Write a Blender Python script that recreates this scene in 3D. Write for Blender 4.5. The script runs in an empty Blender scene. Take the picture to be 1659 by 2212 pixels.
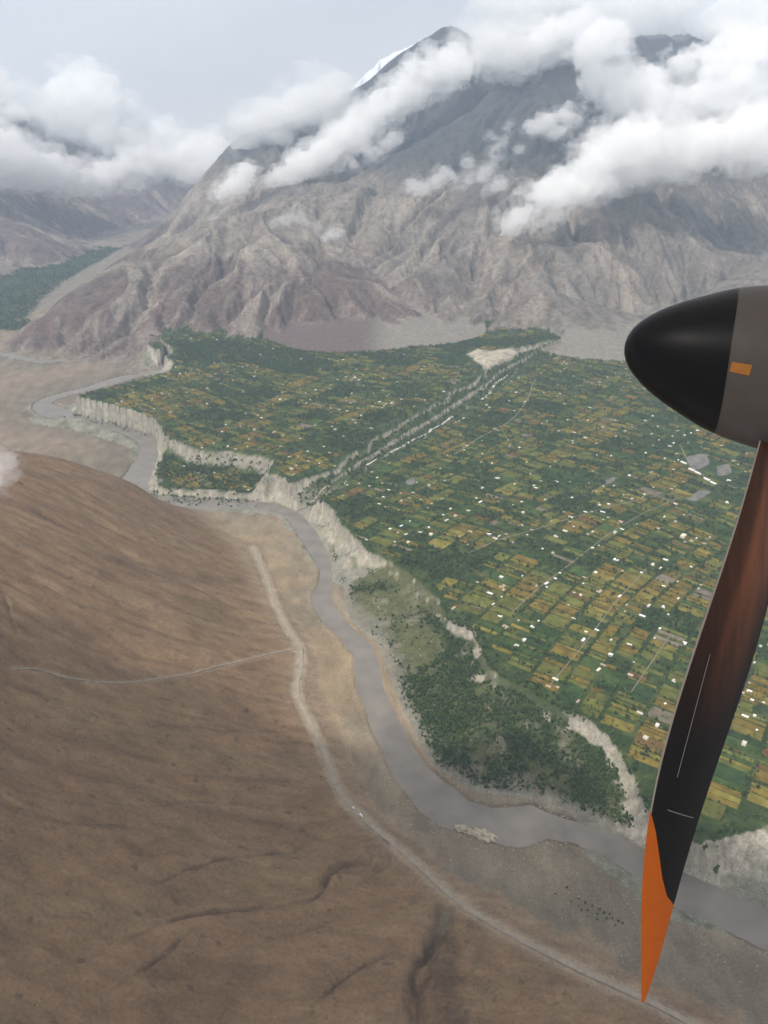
import bpy, bmesh, math, random, time
import numpy as np
from mathutils import Vector, Matrix
T0 = time.time()
rng = np.random.default_rng(7)
random.seed(7)
scene = bpy.context.scene
COL = scene.collection

# ------------------------------------------------------------------ camera
PITCH = math.radians(25.0)          # the window looks out and down at the valley
CAM_Z = 1050.0                      # metres above the farmed terrace
FOC = 1841.0                        # focal length in units of a 1659 x 2212 frame
CXP, CYP = 829.5, 1106.0
cam_data = bpy.data.cameras.new("camera")
cam = bpy.data.objects.new("camera", cam_data)
COL.objects.link(cam)
cam.location = (0, 0, CAM_Z)
cam.rotation_euler = (math.radians(90) - PITCH, 0, 0)
cam_data.sensor_fit = 'VERTICAL'
cam_data.sensor_height = 36.0
cam_data.lens = 36.0 * FOC / 2212.0
cam_data.clip_start = 0.1
cam_data.clip_end = 90000.0
scene.camera = cam

# ------------------------------------------------------------------ world, sun, exposure
SUN_EL, SUN_AZ = math.radians(47), math.radians(-138)     # azimuth from +Y, clockwise seen from above
sun_from = Vector((math.sin(SUN_AZ) * math.cos(SUN_EL), math.cos(SUN_AZ) * math.cos(SUN_EL), math.sin(SUN_EL)))
world = bpy.data.worlds.new("World")
scene.world = world
world.use_nodes = True
wn, wl = world.node_tree.nodes, world.node_tree.links
wn.clear()
w_out = wn.new("ShaderNodeOutputWorld")
w_bg = wn.new("ShaderNodeBackground")
w_bg.inputs["Strength"].default_value = 0.10
sky = wn.new("ShaderNodeTexSky")
sky.sky_type = 'NISHITA'
sky.sun_disc = False
sky.sun_elevation = SUN_EL
sky.sun_rotation = SUN_AZ
sky.altitude = 2500
# a high broken overcast: soft white cloud over the clear sky, all round
w_tc = wn.new("ShaderNodeTexCoord")
w_map = wn.new("ShaderNodeMapping"); w_map.inputs["Scale"].default_value = (1.0, 1.0, 2.6)
w_n = wn.new("ShaderNodeTexNoise"); w_n.inputs["Scale"].default_value = 2.4; w_n.inputs["Detail"].default_value = 6; w_n.inputs["Roughness"].default_value = 0.5
w_r = wn.new("ShaderNodeValToRGB")
w_r.color_ramp.elements[0].position = 0.30; w_r.color_ramp.elements[0].color = (8.0, 7.5, 7.0, 1)
w_r.color_ramp.elements[1].position = 0.68; w_r.color_ramp.elements[1].color = (10.6, 10.0, 9.4, 1)
w_mix = wn.new("ShaderNodeMixRGB"); w_mix.inputs["Fac"].default_value = 0.93
wl.new(w_tc.outputs["Generated"], w_map.inputs["Vector"])
wl.new(w_map.outputs["Vector"], w_n.inputs["Vector"])
wl.new(w_n.outputs["Fac"], w_r.inputs["Fac"])
wl.new(sky.outputs["Color"], w_mix.inputs["Color1"])
wl.new(w_r.outputs["Color"], w_mix.inputs["Color2"])
wl.new(w_mix.outputs["Color"], w_bg.inputs["Color"])
wl.new(w_bg.outputs["Background"], w_out.inputs["Surface"])

sun_data = bpy.data.lights.new("sun", 'SUN')
sun_data.energy = 5.0
sun_data.angle = math.radians(0.6)
sun_data.color = (1.0, 0.95, 0.87)
sun = bpy.data.objects.new("sun", sun_data)
COL.objects.link(sun)
sun.location = (0, 0, 5000)
sun.rotation_euler = sun_from.to_track_quat('Z', 'Y').to_euler()

vs = scene.view_settings
vs.view_transform = 'Standard'
vs.look = 'None'
vs.exposure = -0.12
vs.gamma = 1.0
vs.use_curve_mapping = False
scene.cycles.max_bounces = 18
scene.cycles.diffuse_bounces = 2
scene.cycles.glossy_bounces = 2
scene.cycles.transmission_bounces = 2
scene.cycles.transparent_max_bounces = 16
scene.cycles.volume_bounces = 16
scene.cycles.use_denoising = True
scene.cycles.denoising_prefilter = 'FAST'
scene.cycles.use_adaptive_sampling = False

# ------------------------------------------------------------------ helpers: pixels of the frame to places on the ground
CP, SP = math.cos(PITCH), math.sin(PITCH)
def ray(px, py):
    a, b = (px - CXP) / FOC, (CYP - py) / FOC
    return np.array([a, CP + b * SP, -SP + b * CP])
SLOPE, Y0 = 0.006, 1400.0
def on_plain(px, py, z0=0.0, s=SLOPE):
    d = ray(px, py)
    t = (z0 - s * Y0 - CAM_Z) / (d[2] - s * d[1])
    return (t * d[0], t * d[1])
def at_level(px, py, z):
    d = ray(px, py); t = (z - CAM_Z) / d[2]
    return (t * d[0], t * d[1])
def at_range(px, py, ydist):
    d = ray(px, py); t = ydist / d[1]
    return (t * d[0], ydist, CAM_Z + t * d[2])
def at_z(px, py, z):
    x, y = at_level(px, py, z); return (x, y, z)
def project(x, y, z):
    x, y, z = np.asarray(x, float), np.asarray(y, float), np.asarray(z, float) - CAM_Z
    depth = y * CP - z * SP
    up = y * SP + z * CP
    return CXP + FOC * x / depth, CYP - FOC * up / depth, depth

# ------------------------------------------------------------------ helpers: noise and distance in numpy
_G = rng.uniform(0, 2 * np.pi, (16, 256, 256)).astype(np.float32)
_GX, _GY = np.cos(_G), np.sin(_G)
def perlin(x, y, seed=0):
    s = seed % 16
    x = x + seed * 37.31; y = y + seed * 17.77
    xi = np.floor(x); yi = np.floor(y)
    fx = (x - xi).astype(np.float32); fy = (y - yi).astype(np.float32)
    xi = xi.astype(np.int32) & 255; yi = yi.astype(np.int32) & 255
    x1 = (xi + 1) & 255; y1 = (yi + 1) & 255
    gx, gy = _GX[s], _GY[s]
    u = fx * fx * fx * (fx * (fx * 6 - 15) + 10); v = fy * fy * fy * (fy * (fy * 6 - 15) + 10)
    a = gx[yi, xi] * fx + gy[yi, xi] * fy
    b = gx[yi, x1] * (fx - 1) + gy[yi, x1] * fy
    c = gx[y1, xi] * fx + gy[y1, xi] * (fy - 1)
    d = gx[y1, x1] * (fx - 1) + gy[y1, x1] * (fy - 1)
    return ((a + u * (b - a)) * (1 - v) + (c + u * (d - c)) * v) * 1.5
def fbm(x, y, octv=4, seed=0, gain=0.5):
    out = 0; amp = 1.0; f = 1.0; tot = 0
    for o in range(octv):
        out = out + amp * perlin(x * f, y * f, seed + o); tot += amp
        amp *= gain; f *= 2.03
    return out / tot
def ridged(x, y, octv=4, seed=0, gain=0.5):
    out = 0; amp = 1.0; f = 1.0; tot = 0
    for o in range(octv):
        n = 1 - np.abs(perlin(x * f, y * f, seed + o)) * 1.6
        out = out + amp * np.clip(n, 0, 1) ** 2; tot += amp
        amp *= gain; f *= 2.03
    return out / tot
def smooth(e0, e1, x):
    t = np.clip((x - e0) / (e1 - e0), 0, 1)
    return t * t * (3 - 2 * t)
def line_dist(pts, X, Y):
    d2 = np.full(X.shape, 1e12)
    for (ax, ay), (bx, by) in zip(pts[:-1], pts[1:]):
        vx, vy = bx - ax, by - ay
        L = vx * vx + vy * vy + 1e-9
        t = np.clip(((X - ax) * vx + (Y - ay) * vy) / L, 0, 1)
        d2 = np.minimum(d2, (X - ax - t * vx) ** 2 + (Y - ay - t * vy) ** 2)
    return np.sqrt(d2)
def inside(pts, X, Y):
    c = np.zeros(X.shape, bool)
    n = len(pts)
    for i in range(n):
        ax, ay = pts[i]; bx, by = pts[(i + 1) % n]
        if ay == by: continue
        k = ((ay > Y) != (by > Y)) & (X < (bx - ax) * (Y - ay) / (by - ay) + ax)
        c ^= k
    return c
def sdf(pts, X, Y):
    d = line_dist(list(pts) + [pts[0]], X, Y)
    return np.where(inside(pts, X, Y), d, -d)
def tps(points, X, Y):
    """thin plate spline through (x, y, z)"""
    p = np.array(points, float); xy = p[:, :2] / 1000.0; z = p[:, 2]
    n = len(p)
    def U(r2): return np.where(r2 > 1e-12, 0.5 * r2 * np.log(np.maximum(r2, 1e-12)), 0)
    K = U(((xy[:, None] - xy[None]) ** 2).sum(-1)) + np.eye(n) * 0.002
    Pm = np.c_[np.ones(n), xy]
    A = np.zeros((n + 3, n + 3)); A[:n, :n] = K; A[:n, n:] = Pm; A[n:, :n] = Pm.T
    w = np.linalg.solve(A, np.r_[z, 0, 0, 0])
    Xk, Yk = X / 1000.0, Y / 1000.0
    out = w[n] + w[n + 1] * Xk + w[n + 2] * Yk
    for i in range(n):
        out = out + w[i] * U((Xk - xy[i, 0]) ** 2 + (Yk - xy[i, 1]) ** 2)
    return out
class Raster:
    def __init__(s, x0, x1, y0, y1, cell):
        s.x0, s.y0, s.cell = x0, y0, cell
        s.nx, s.ny = int((x1 - x0) / cell) + 1, int((y1 - y0) / cell) + 1
        s.X, s.Y = np.meshgrid(x0 + np.arange(s.nx) * cell, y0 + np.arange(s.ny) * cell)
    def sample(s, A, x, y):
        fx = np.clip((np.asarray(x) - s.x0) / s.cell, 0, s.nx - 1.001); fy = np.clip((np.asarray(y) - s.y0) / s.cell, 0, s.ny - 1.001)
        ix, iy = fx.astype(int), fy.astype(int); fx = fx - ix; fy = fy - iy
        return (A[iy, ix] * (1 - fx) + A[iy, ix + 1] * fx) * (1 - fy) + (A[iy + 1, ix] * (1 - fx) + A[iy + 1, ix + 1] * fx) * fy
def erode(Z, cell, drops, batches, steps, mask=None, seed=1, inertia=0.08, cap=6.0, er=0.28, dep=0.12, evap=0.015):
    """rain drops running down a height grid, many at once: they cut gullies and lay down fans"""
    r = np.random.default_rng(seed)
    H = (Z / cell).astype(np.float64).copy(); ny, nx = H.shape
    if mask is not None:
        cand = np.argwhere(mask)
    for b in range(batches):
        if mask is not None:
            c = cand[r.integers(0, len(cand), drops)]
            py = c[:, 0] + r.random(drops); px = c[:, 1] + r.random(drops)
        else:
            px = r.uniform(1, nx - 3, drops); py = r.uniform(1, ny - 3, drops)
        dx = np.zeros(drops); dy = np.zeros(drops); sp = np.ones(drops); wa = np.ones(drops); se = np.zeros(drops)
        alive = np.ones(drops, bool)
        for k in range(steps):
            px = np.clip(px, 1, nx - 2.01); py = np.clip(py, 1, ny - 2.01)
            ix, iy = px.astype(int), py.astype(int); u, v = px - ix, py - iy
            h00, h10, h01, h11 = H[iy, ix], H[iy, ix + 1], H[iy + 1, ix], H[iy + 1, ix + 1]
            gx = (h10 - h00) * (1 - v) + (h11 - h01) * v; gy = (h01 - h00) * (1 - u) + (h11 - h10) * u
            h = (h00 * (1 - u) + h10 * u) * (1 - v) + (h01 * (1 - u) + h11 * u) * v
            dx = dx * inertia - gx * (1 - inertia); dy = dy * inertia - gy * (1 - inertia)
            L = np.hypot(dx, dy) + 1e-9; dx /= L; dy /= L
            nxp, nyp = px + dx, py + dy
            alive &= (nxp > 1) & (nxp < nx - 2.1) & (nyp > 1) & (nyp < ny - 2.1)
            qx, qy = np.clip(nxp, 1, nx - 2.01), np.clip(nyp, 1, ny - 2.01)
            jx, jy = qx.astype(int), qy.astype(int); a, c2 = qx - jx, qy - jy
            hn = (H[jy, jx] * (1 - a) + H[jy, jx + 1] * a) * (1 - c2) + (H[jy + 1, jx] * (1 - a) + H[jy + 1, jx + 1] * a) * c2
            dh = hn - h
            capa = np.maximum(-dh, 0.01) * sp * wa * cap
            up = dh > 0
            amt = np.where(up, np.minimum(dh, se), np.where(se > capa, (se - capa) * dep, -np.minimum((capa - se) * er, -dh * 0.6)))
            amt = np.where(alive, np.clip(amt, -0.06, 0.06), 0)
            se -= amt
            for oy, wy in ((0, 1 - v), (1, v)):
                for ox, wx in ((0, 1 - u), (1, u)):
                    np.add.at(H, (iy + oy, ix + ox), amt * wx * wy)
            sp = np.sqrt(np.maximum(sp * sp - dh * 4, 0.05)); sp = np.minimum(sp, 4); wa *= 1 - evap
            px, py = qx, qy
        # settle spikes a little
        H[1:-1, 1:-1] = H[1:-1, 1:-1] * 0.9 + 0.025 * (H[:-2, 1:-1] + H[2:, 1:-1] + H[1:-1, :-2] + H[1:-1, 2:])
    return H * cell

# ------------------------------------------------------------------ layout of the valley, traced on the ground in metres
Z_RIVER = -58.0
def G(pts): return [on_plain(*p) for p in pts]
def R(pts, z=Z_RIVER): return [at_level(p[0], p[1], z) for p in pts]
EAST = G([(689,1079),(720,1099),(736,1132),(756,1152),(776,1171),(795,1188),(820,1199),(851,1213),(872,1228),(910,1253),(924,1267),(944,1289),(960,1309),(974,1331),(994,1351),(1014,1338),(1025,1375),(1056,1412),(1075,1450),(1110,1474),(1150,1484),(1190,1516),(1230,1532),(1255,1542),(1290,1562),(1320,1590),(1345,1630),(1365,1670),(1385,1715),(1420,1770),(1470,1810),(1510,1824),(1600,1794),(1659,1786)]) \
    + [(900, 1150), (2600, 1500), (2600, 4800), (1000, 4800)] \
    + G([(1225,742),(1190,765),(1130,790),(1085,830),(1040,860),(1000,885),(960,915),(900,950),(850,978),(800,1005),(760,1030),(735,1055),(700,1070)])
WEST = G([(120,866),(165,873),(230,886),(300,904),(345,921),(356,945),(356,965)]) + [at_level(a, b, -40) for a, b in [(356,990),(344,1030),(338,1052),(400,1058),(470,1061),(540,1066)]] + G([(562,1040),(590,1030),(640,1046),(690,1030),(740,1005),(756,990),(790,975),(805,955),(870,920),(925,888),(960,868),(1000,840),(1040,815),(1050,797),(1075,792),(1100,778),(1117,770),(1115,757),(1160,747),(1215,737)]) \
    + [(880, 4800), (-1300, 4800)] + G([(318,742),(345,762),(374,782),(368,800),(300,818),(250,831),(190,849),(140,860)])
LOWBENCH = [at_level(a, b, -30) for a, b in ([(352,965),(330,1062),(345,1070),(450,1072),(548,1076),(566,1048),(580,1020),(500,1002),(455,1003),(410,990),(375,978)])]
RAVINE = G([(700,1075),(640,1050),(690,1030),(756,990),(805,955),(925,888),(1040,815),(1117,770),(1225,736),(1190,765),(1085,830),(960,915),(850,978),(735,1055)])
BENCH = [on_plain(p[0], p[1], -25, 0) for p in [(760,1255),(845,1222),(930,1290),(1000,1365),(1060,1440),(1200,1545),(1340,1690),(1390,1760),(1520,1850),(1400,1850),(1240,1775),(1150,1725),(1000,1690),(920,1640),(850,1510),(820,1420),(740,1330),(735,1290)]]
far_bank = [(1800,2020),(1659,1964),(1580,1930),(1480,1885),(1385,1831),(1322,1800),(1240,1775),(1185,1757),(1150,1740),(1065,1746),(1010,1730),(985,1706),(960,1690),(920,1655),(890,1610),(865,1560),(845,1520),(830,1490),(822,1440),(805,1395),(770,1365),(745,1340),(722,1310),(714,1285),(718,1250),(715,1215),(700,1180),(680,1145),(655,1115),(630,1098),(600,1088),(540,1080),(470,1075),(400,1072),(345,1069),(322,1060),(318,1046),(330,1020),(342,985),(340,950),(325,935),(290,925),(240,912),(190,900),(155,888),(125,878),(108,870),(125,861),(160,851),(205,841),(260,825),(300,815),(350,803),(372,793),(370,783),(350,771),(310,763),(260,766),(200,773),(140,779),(90,785),(50,778),(0,768),(-120,775)]
near_bank = [(-120,762),(0,757),(40,760),(60,772),(95,778),(140,772),(200,765),(260,758),(310,757),(345,764),(360,775),(355,787),(330,797),(280,806),(230,822),(180,838),(130,850),(95,860),(72,872),(70,884),(85,896),(110,905),(165,908),(200,915),(250,932),(295,950),(305,966),(298,986),(280,1014),(262,1036),(275,1070),(330,1086),(430,1100),(450,1102),(520,1100),(570,1100),(610,1112),(628,1130),(640,1150),(660,1180),(680,1210),(692,1235),(690,1260),(674,1288),(676,1310),(695,1340),(725,1370),(748,1400),(765,1415),(765,1450),(770,1490),(790,1530),(800,1570),(815,1600),(835,1645),(850,1680),(880,1715),(905,1750),(950,1785),(1000,1798),(1060,1818),(1100,1829),(1130,1832),(1180,1812),(1240,1820),(1300,1846),(1375,1893),(1460,1962),(1560,2005),(1659,2055),(1800,2120)]
RIVER = R(far_bank + near_bank)
ROAD_MAIN = [(545,1182),(562,1215),(580,1262),(597,1310),(622,1360),(650,1400),(652,1440),(640,1480),(648,1520),(680,1580),(705,1640),(722,1690),(745,1730),(780,1765),(830,1805),(880,1850),(930,1895),(965,1930),(1020,1970),(1090,2012),(1180,2060),(1280,2110),(1400,2165),(1500,2215),(1650,2290)]
TRACK_SIDE = [(640,1402),(590,1412),(530,1428),(470,1440),(410,1456),(350,1464),(290,1476),(220,1478),(150,1468),(80,1446),(15,1438)]

# hillside on the near bank: (px, py, height)
HILL_PTS = [at_z(p[0], p[1], p[2] + 16) for p in [
    (0,1000,285),(-150,1010,330),(70,1000,235),(130,986,190),(165,1000,160),(230,1025,105),(300,1048,55),(345,1078,15),(395,1092,-25),(450,1118,-58),(500,1150,-62),
    (0,1150,270),(0,1300,240),(0,1450,205),(0,1620,185),(0,1800,165),(0,2000,145),(0,2212,125),(0,2400,110),(-200,1300,330),(-200,1800,260),(-200,2300,200),(-500,2300,290),(-500,1500,420),
    (150,1150,190),(150,1300,170),(150,1450,140),(150,1700,120),(150,2000,105),(150,2300,85),
    (300,1150,95),(300,1300,100),(300,1450,85),(300,1600,80),(300,1800,70),(300,2000,66),(300,2212,55),
    (430,1200,10),(430,1300,30),(450,1450,30),(450,1600,32),(450,1800,30),(450,2000,32),(450,2212,28),
    (545,1182,-58),(560,1230,-52),(600,1310,-50),(650,1420,-48),(640,1480,-46),(700,1630,-44),(745,1730,-44),(830,1805,-45),(965,1930,-44),(1180,2060,-44),(1400,2165,-46),(1650,2290,-46),
    (540,1350,-20),(560,1500,-18),(590,1650,-12),(620,1800,-12),(640,1950,-4),(650,2100,2),(640,2300,6),(800,1950,-26),(850,2100,-20),(900,2300,-12),(1050,2150,-30),(1250,2300,-32),
    (600,1160,-68),(660,1300,-66),(710,1420,-64),(740,1500,-64),(800,1640,-64),(860,1760,-64),(1000,1860,-64),(1200,1950,-67),(1450,2080,-67),(1650,2170,-67)]]
HILL_PTS += [(-1300, 2900, -60), (-1700, 2900, 60), (-900, 2800, -70), (-1000, 2600, -60), (-1300, 2560, 60), (-1900, 2300, 400), (-800, 2500, -70), (-560, 2450, -70), (-700, 2380, -50), (-2300, 3300, 100)]

# ------------------------------------------------------------------ near valley raster
NR = Raster(-2700, 2700, 360, 5200, 6.0)
CR = Raster(-2700, 2700, 360, 5200, 12.0)
nzx = fbm(CR.X / 45, CR.Y / 45, 3, 1); nzl = fbm(CR.X / 160, CR.Y / 160, 3, 2)
dE = sdf(EAST, CR.X, CR.Y); dW = sdf(WEST, CR.X, CR.Y)
dRv = sdf(RIVER, CR.X, CR.Y)
dLow = sdf(LOWBENCH, CR.X, CR.Y); dRav = sdf(RAVINE, CR.X, CR.Y); dBen = sdf(BENCH, CR.X, CR.Y)
hillC = tps(HILL_PTS, CR.X, CR.Y)
up = lambda A: CR.sample(A, NR.X, NR.Y)
DE, DW, DR, DL, DV, DB = map(up, (dE, dW, dRv, dLow, dRav, dBen))
X, Y = NR.X, NR.Y
n1 = fbm(X / 38, Y / 38, 4, 3); n2 = fbm(X / 130, Y / 130, 3, 5)
zp = SLOPE * (Y - Y0) + 1.5 * fbm(X / 260, Y / 260, 2, 9)
zp = zp + 15 * smooth(420, 0, -DV) * (DW > DE) * smooth(2300, 2700, Y)
SCAR = G([(1008,768),(1030,757),(1060,763),(1108,757),(1119,768),(1100,782),(1072,792),(1045,800),(1030,790)])
DS = up(sdf(SCAR, CR.X, CR.Y)) + 10 * n1
zp = zp + 10 * smooth(0, 45, DS)
FANS = [(on_plain(760,712), 470.0, 34.0), (on_plain(880,705), 430.0, 30.0), (on_plain(1290,735), 380.0, 30.0)]
fan = np.full(X.shape, -1e3)
for (fx_, fy_), fr_, fh_ in FANS:
    d_ = np.hypot(X - fx_, Y - fy_) + 22 * n2 + 8 * n1
    fan = np.maximum(fan, SLOPE * (Y - Y0) + fh_ * (1 - d_ / fr_))
FAN_ON = fan > zp
# riverbed and flats
flat = Z_RIVER + 1.6 + np.clip(-DR, 0, 400) * 0.022 + 1.2 * n2 + 0.5 * n1 * smooth(0, 60, -DR)
flat += 9 * smooth(0.05, 0.35, fbm(X / 300, Y / 220, 3, 11)) * smooth(60, 240, -DR) * smooth(2600, 3000, Y)      # low dry terraces upstream
bed = np.where(DR > 0, Z_RIVER - np.minimum(DR * 0.2, 4) - 0.6, flat)
bed = np.where((DR <= 0) & (DR > -9), np.minimum(bed, Z_RIVER + (-DR) * 0.5), bed)
# terrace with fluted scarps
zp = np.maximum(zp, fan)
DT = np.maximum(DE, DW) + 11 * n1 + 16 * n2 + (20 * n2 + 10 * n1) * smooth(-140, 0, DV) + 6 * np.abs(perlin(X / 14, Y / 14, 6))
out_d = np.maximum(-DT, 0)
reach = out_d / (out_d + np.maximum(-DR - 3, 0.01) + 1e-6)          # 0 at the rim, 1 at the water
eff_c = np.maximum(out_d, reach * 110); eff_b = np.maximum(out_d, reach * 300)
prof_cliff = np.interp(eff_c, [0, 5, 14, 30, 75, 110, 400], [1, 0.78, 0.50, 0.36, 0.10, 0.0, -1])
prof_bench = np.interp(eff_b, [0, 5, 22, 60, 150, 260, 420], [1, 0.80, 0.60, 0.47, 0.28, 0.06, -0.6])
wb = smooth(-40, 30, DB)
prof_soft = np.interp(eff_c, [0, 12, 30, 60, 100, 110, 400], [1, 0.86, 0.62, 0.30, 0.05, 0.0, -1])      # slumped, grown-over stretches
prof_softb = np.interp(eff_b, [0, 18, 50, 100, 180, 270, 420], [1, 0.90, 0.68, 0.48, 0.27, 0.06, -0.6])
slump = smooth(-0.10, 0.16, fbm(X / 120, Y / 120, 3, 10) + 0.26 * smooth(-60, 10, DB) + 0.10 * smooth(-60, 0, DV) + 0.07 * (DW > DE))
prof_cliff = prof_cliff * (1 - 0.75 * slump) + prof_soft * 0.75 * slump
prof_bench = prof_bench * (1 - slump) + prof_softb * slump
prof = prof_cliff * (1 - wb) + np.maximum(prof_bench, prof_cliff) * wb
terr = Z_RIVER + 2 + (zp - Z_RIVER - 2) * prof + wb * (5 * n2 + 2 * n1) * smooth(5, 60, out_d)
terr = np.where(DT > 0, zp, terr)
rav = zp - 11 - 5 * n2
terr = np.where((DV > -30) & (DT < 0) & (Y > 2350), np.maximum(terr, rav * smooth(2350, 2500, Y) + bed * (1 - smooth(2350, 2500, Y))), terr)
low = -38 + 0.004 * (Y - 2400) + 4 * n2
wl_ = smooth(-34, 26, DL + 14 * n1 + 14 * n2)
terr = terr * (1 - wl_) + np.minimum(terr, low) * wl_
near = np.where(DR > -4, bed, np.maximum(bed, terr))
# near hillside
hill = up(hillC)
hmask = smooth(-50, 120, hill)
hill = hill + hmask * (7 * (ridged(X / 520 + 0.35 * n2, Y / 240, 4, 4) - 0.45) + 12 * fbm(X / 330, Y / 330, 3, 13)) * smooth(0, 120, -DR) * (0.35 + 0.65 * smooth(-20, 140, hill)) + 0.5 * n1
carve = np.zeros(X.shape)
for line, w, dep in (([(690,1912),(700,1890),(720,1872),(760,1868),(790,1850),(795,1825),(810,1810),(832,1812),(836,1835),(815,1860)], 7, 13),
                     ([(965,1935),(955,1960),(945,1995),(930,2030),(915,2075),(900,2110),(892,2160),(905,2230)], 11, 20),
                     ([(150,2160),(250,2090),(330,2030),(400,1985),(470,1960),(560,1950),(660,1925)], 14, 9),
                     ([(240,1960),(330,1900),(400,1860),(500,1835),(600,1835),(700,1850)], 12, 7),
                     ([(120,1500),(260,1490),(420,1468),(540,1440),(640,1412)], 12, 6)):
    pl = [at_level(a, b, -6 + 60 * max(0, (600 - a) / 600)) for a, b in line]
    d = line_dist(pl, X, Y) + 5 * n1
    carve += dep * np.exp(-(d / w) ** 2)
tE = time.time()
ys, xs = np.where((X[:, 0:1] * 0 + 1)[:, 0] > 0)[0], None
j0, j1 = int((400 - 360) / 6), int((2900 - 360) / 6)
i0, i1 = 0, int((900 + 2700) / 6)
sub = hill[j0:j1, i0:i1].copy()
m = (X[j0:j1, i0:i1] > -1700) & (sub > -46)
hill[j0:j1, i0:i1] = erode(sub, 6.0, 20000, 2, 46, m, 3, cap=2.4, er=0.13)
for _ in range(5):
    hb = np.pad(hill, 1, 'edge'); hill = (hb[:-2, 1:-1] + hb[2:, 1:-1] + hb[1:-1, :-2] + hb[1:-1, 2:] + 2 * hill) / 6.0
hill -= carve
print("hill erosion", time.time() - tE)
hill_on = (DR < 0)
use_hill = smooth(0, 40, -DR) * (1 - smooth(-10, 40, np.maximum(DE, DW)))
hill = np.where(np.maximum(DE, DW) > -60, -200, hill)
near0 = near.copy()
side = np.where(X < 1e9, hill, hill)
near = np.where(hill > near, near + (hill - near) * smooth(0, 30, -DR), near)
HILLNESS = smooth(-50, -36, hill) * (hill > near0 - 1)

# ------------------------------------------------------------------ mountain raster: (px, py, metres away) on the slopes, ridges and summits
MR = Raster(-7600, 7600, 3300, 13200, 25.0)
mp = [at_range(*p) for p in [
    # summit A and its left skyline
    (985,70,10000),(1030,85,9900),(890,108,10000),(820,165,9900),(745,240,9600),(650,262,9700),(560,290,9700),(480,325,9300),(430,400,8800),(380,450,8300),(330,492,8000),(500,372,8100),(450,430,7700),
    # back side falls away
    # face below A
    (900,260,8800),(800,330,8300),(700,380,7900),(620,400,7700),(1000,200,8900),(1080,190,8700),
    # summit B with right and left spurs
    (1258,100,8300),(1300,170,8000),(1340,220,7800),(1385,278,7500),(1180,160,8100),(1100,210,7900),(1000,280,7700),(900,335,7500),(830,395,7200),(1420,330,7200),(1250,250,7300),(1250,350,6700),(1120,330,7000),
    # far summits to the right
    (1345,85,10500),(1450,65,10700),(1490,190,9300),(1560,160,10200),(1659,120,10200),(1800,60,10200),(2000,100,9500),
    # right-hand slopes
    (1500,390,6900),(1600,360,7200),(1659,335,7400),(1800,300,7600),(1480,480,6150),(1600,470,6500),(1500,560,5700),(1400,600,5250),(1300,660,4850),(1400,500,5800),(1800,420,6900),
    # front spur of B and its foot
    (1110,520,5600),(1120,420,6150),(1110,620,5000),(1110,690,4560),(1250,500,5800),(1250,600,5100),(1000,560,5450),(1000,640,4900),(1000,470,6000),
    # middle pale ridges
    (590,432,6500),(640,460,6200),(630,512,5700),(720,545,5550),(760,600,5100),(520,470,6500),(440,480,6700),(380,520,6500),(300,545,6200),(230,570,6000),(850,480,6100),(850,560,5500),(870,640,4900),(700,480,6250),(750,430,6700),(900,410,6700),
    # front brown hills
    (250,566,5350),(180,605,5200),(120,655,4950),(320,575,5300),(390,582,5150),(510,577,5100),(560,610,4900),(450,610,4950),(690,612,4950),(640,650,4700),(720,650,4720),
    (300,650,4750),(420,660,4680),(520,680,4550),
]]
foot = [(60,700),(140,718),(230,728),(330,735),(420,728),(500,738),(600,728),(690,715),(790,745),(880,735),(960,722),(1050,722),(1130,730),(1220,735)]
for a in foot:
    x, y = on_plain(*a); z = SLOPE * (y - Y0)
    mp.append((x, y, z)); mp.append((x * 0.93, y - 330, z - 70))
# tributary valley to the right and the low hill before it
for a in [(1300,690,4900),(1400,650,5250),(1500,600,5600),(1600,552,6100),(1659,528,6500)]:
    mp.append(at_range(*a))
mp += [at_range(*a) for a in [(1200,760,4020),(1270,722,4300),(1340,700,4480),(1420,672,4700),(1560,610,5100),(1659,565,5450),(1800,520,5700)]]
mp += [at_range(*a) for a in [(1290,772,3980),(1360,782,3900),(1480,775,3950),(1660,760,4050),(1850,740,4200)]]
mp += [(1300, 3500, -30), (700, 3500, -60), (2000, 3500, -30)]
# far-left valley trough and the mountains beyond it
mp += [(-1950, 4650, -120), (-1900, 5600, -130), (-2150, 6600, -120), (-2250, 7600, -120), (-2300, 8600, -90), (-2200, 9700, -60), (-2100, 10800, -20), (-1700, 6400, -80), (-1800, 7400, -70), (-2600, 5200, -140), (-2700, 4000, -120), (-2350, 6000, -130)]
mp += [at_range(*a) for a in [(0,350,9000),(-100,300,8900),(90,380,9400),(180,400,10000),(270,380,10800),(340,370,11500),(0,450,7900),(60,520,7200),(120,500,8000),(160,450,9000),(240,440,9800),(-250,450,6900),(-300,300,8000),(-300,600,5600),(-100,545,6600),(0,545,7000)]]
mp += [(-600, 11500, 900), (600, 11800, 1200), (2600, 11500, 1400), (4500, 11500, 1500), (-1700, 12500, 500), (-4500, 11500, 1100), (0, 13000, 500), (3000, 13000, 700), (-3000, 13000, 500)]
MX, MY = MR.X, MR.Y
warpx = 260 * fbm(MX / 1500, MY / 1500, 3, 2); warpy = 260 * fbm(MX / 1500, MY / 1500, 3, 7)
mz = tps(mp, MX, MY)
amp = np.clip((mz - 20) / 420, 0, 1)
mz = mz + amp * (110 * (ridged((MX + warpx) / 1250, (MY + warpy) / 2000, 2, 1) - 0.5) + 36 * fbm(MX / 520, MY / 700, 3, 5))
tE = time.time()
vis = (np.abs(MX) < 0.52 * MY + 400) & (mz > -20) & (MY < 11200)
mz = erode(mz, 25.0, 30000, 3, 46, vis, 5, cap=3.2, er=0.18)
print("mountain erosion", time.time() - tE)
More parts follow.
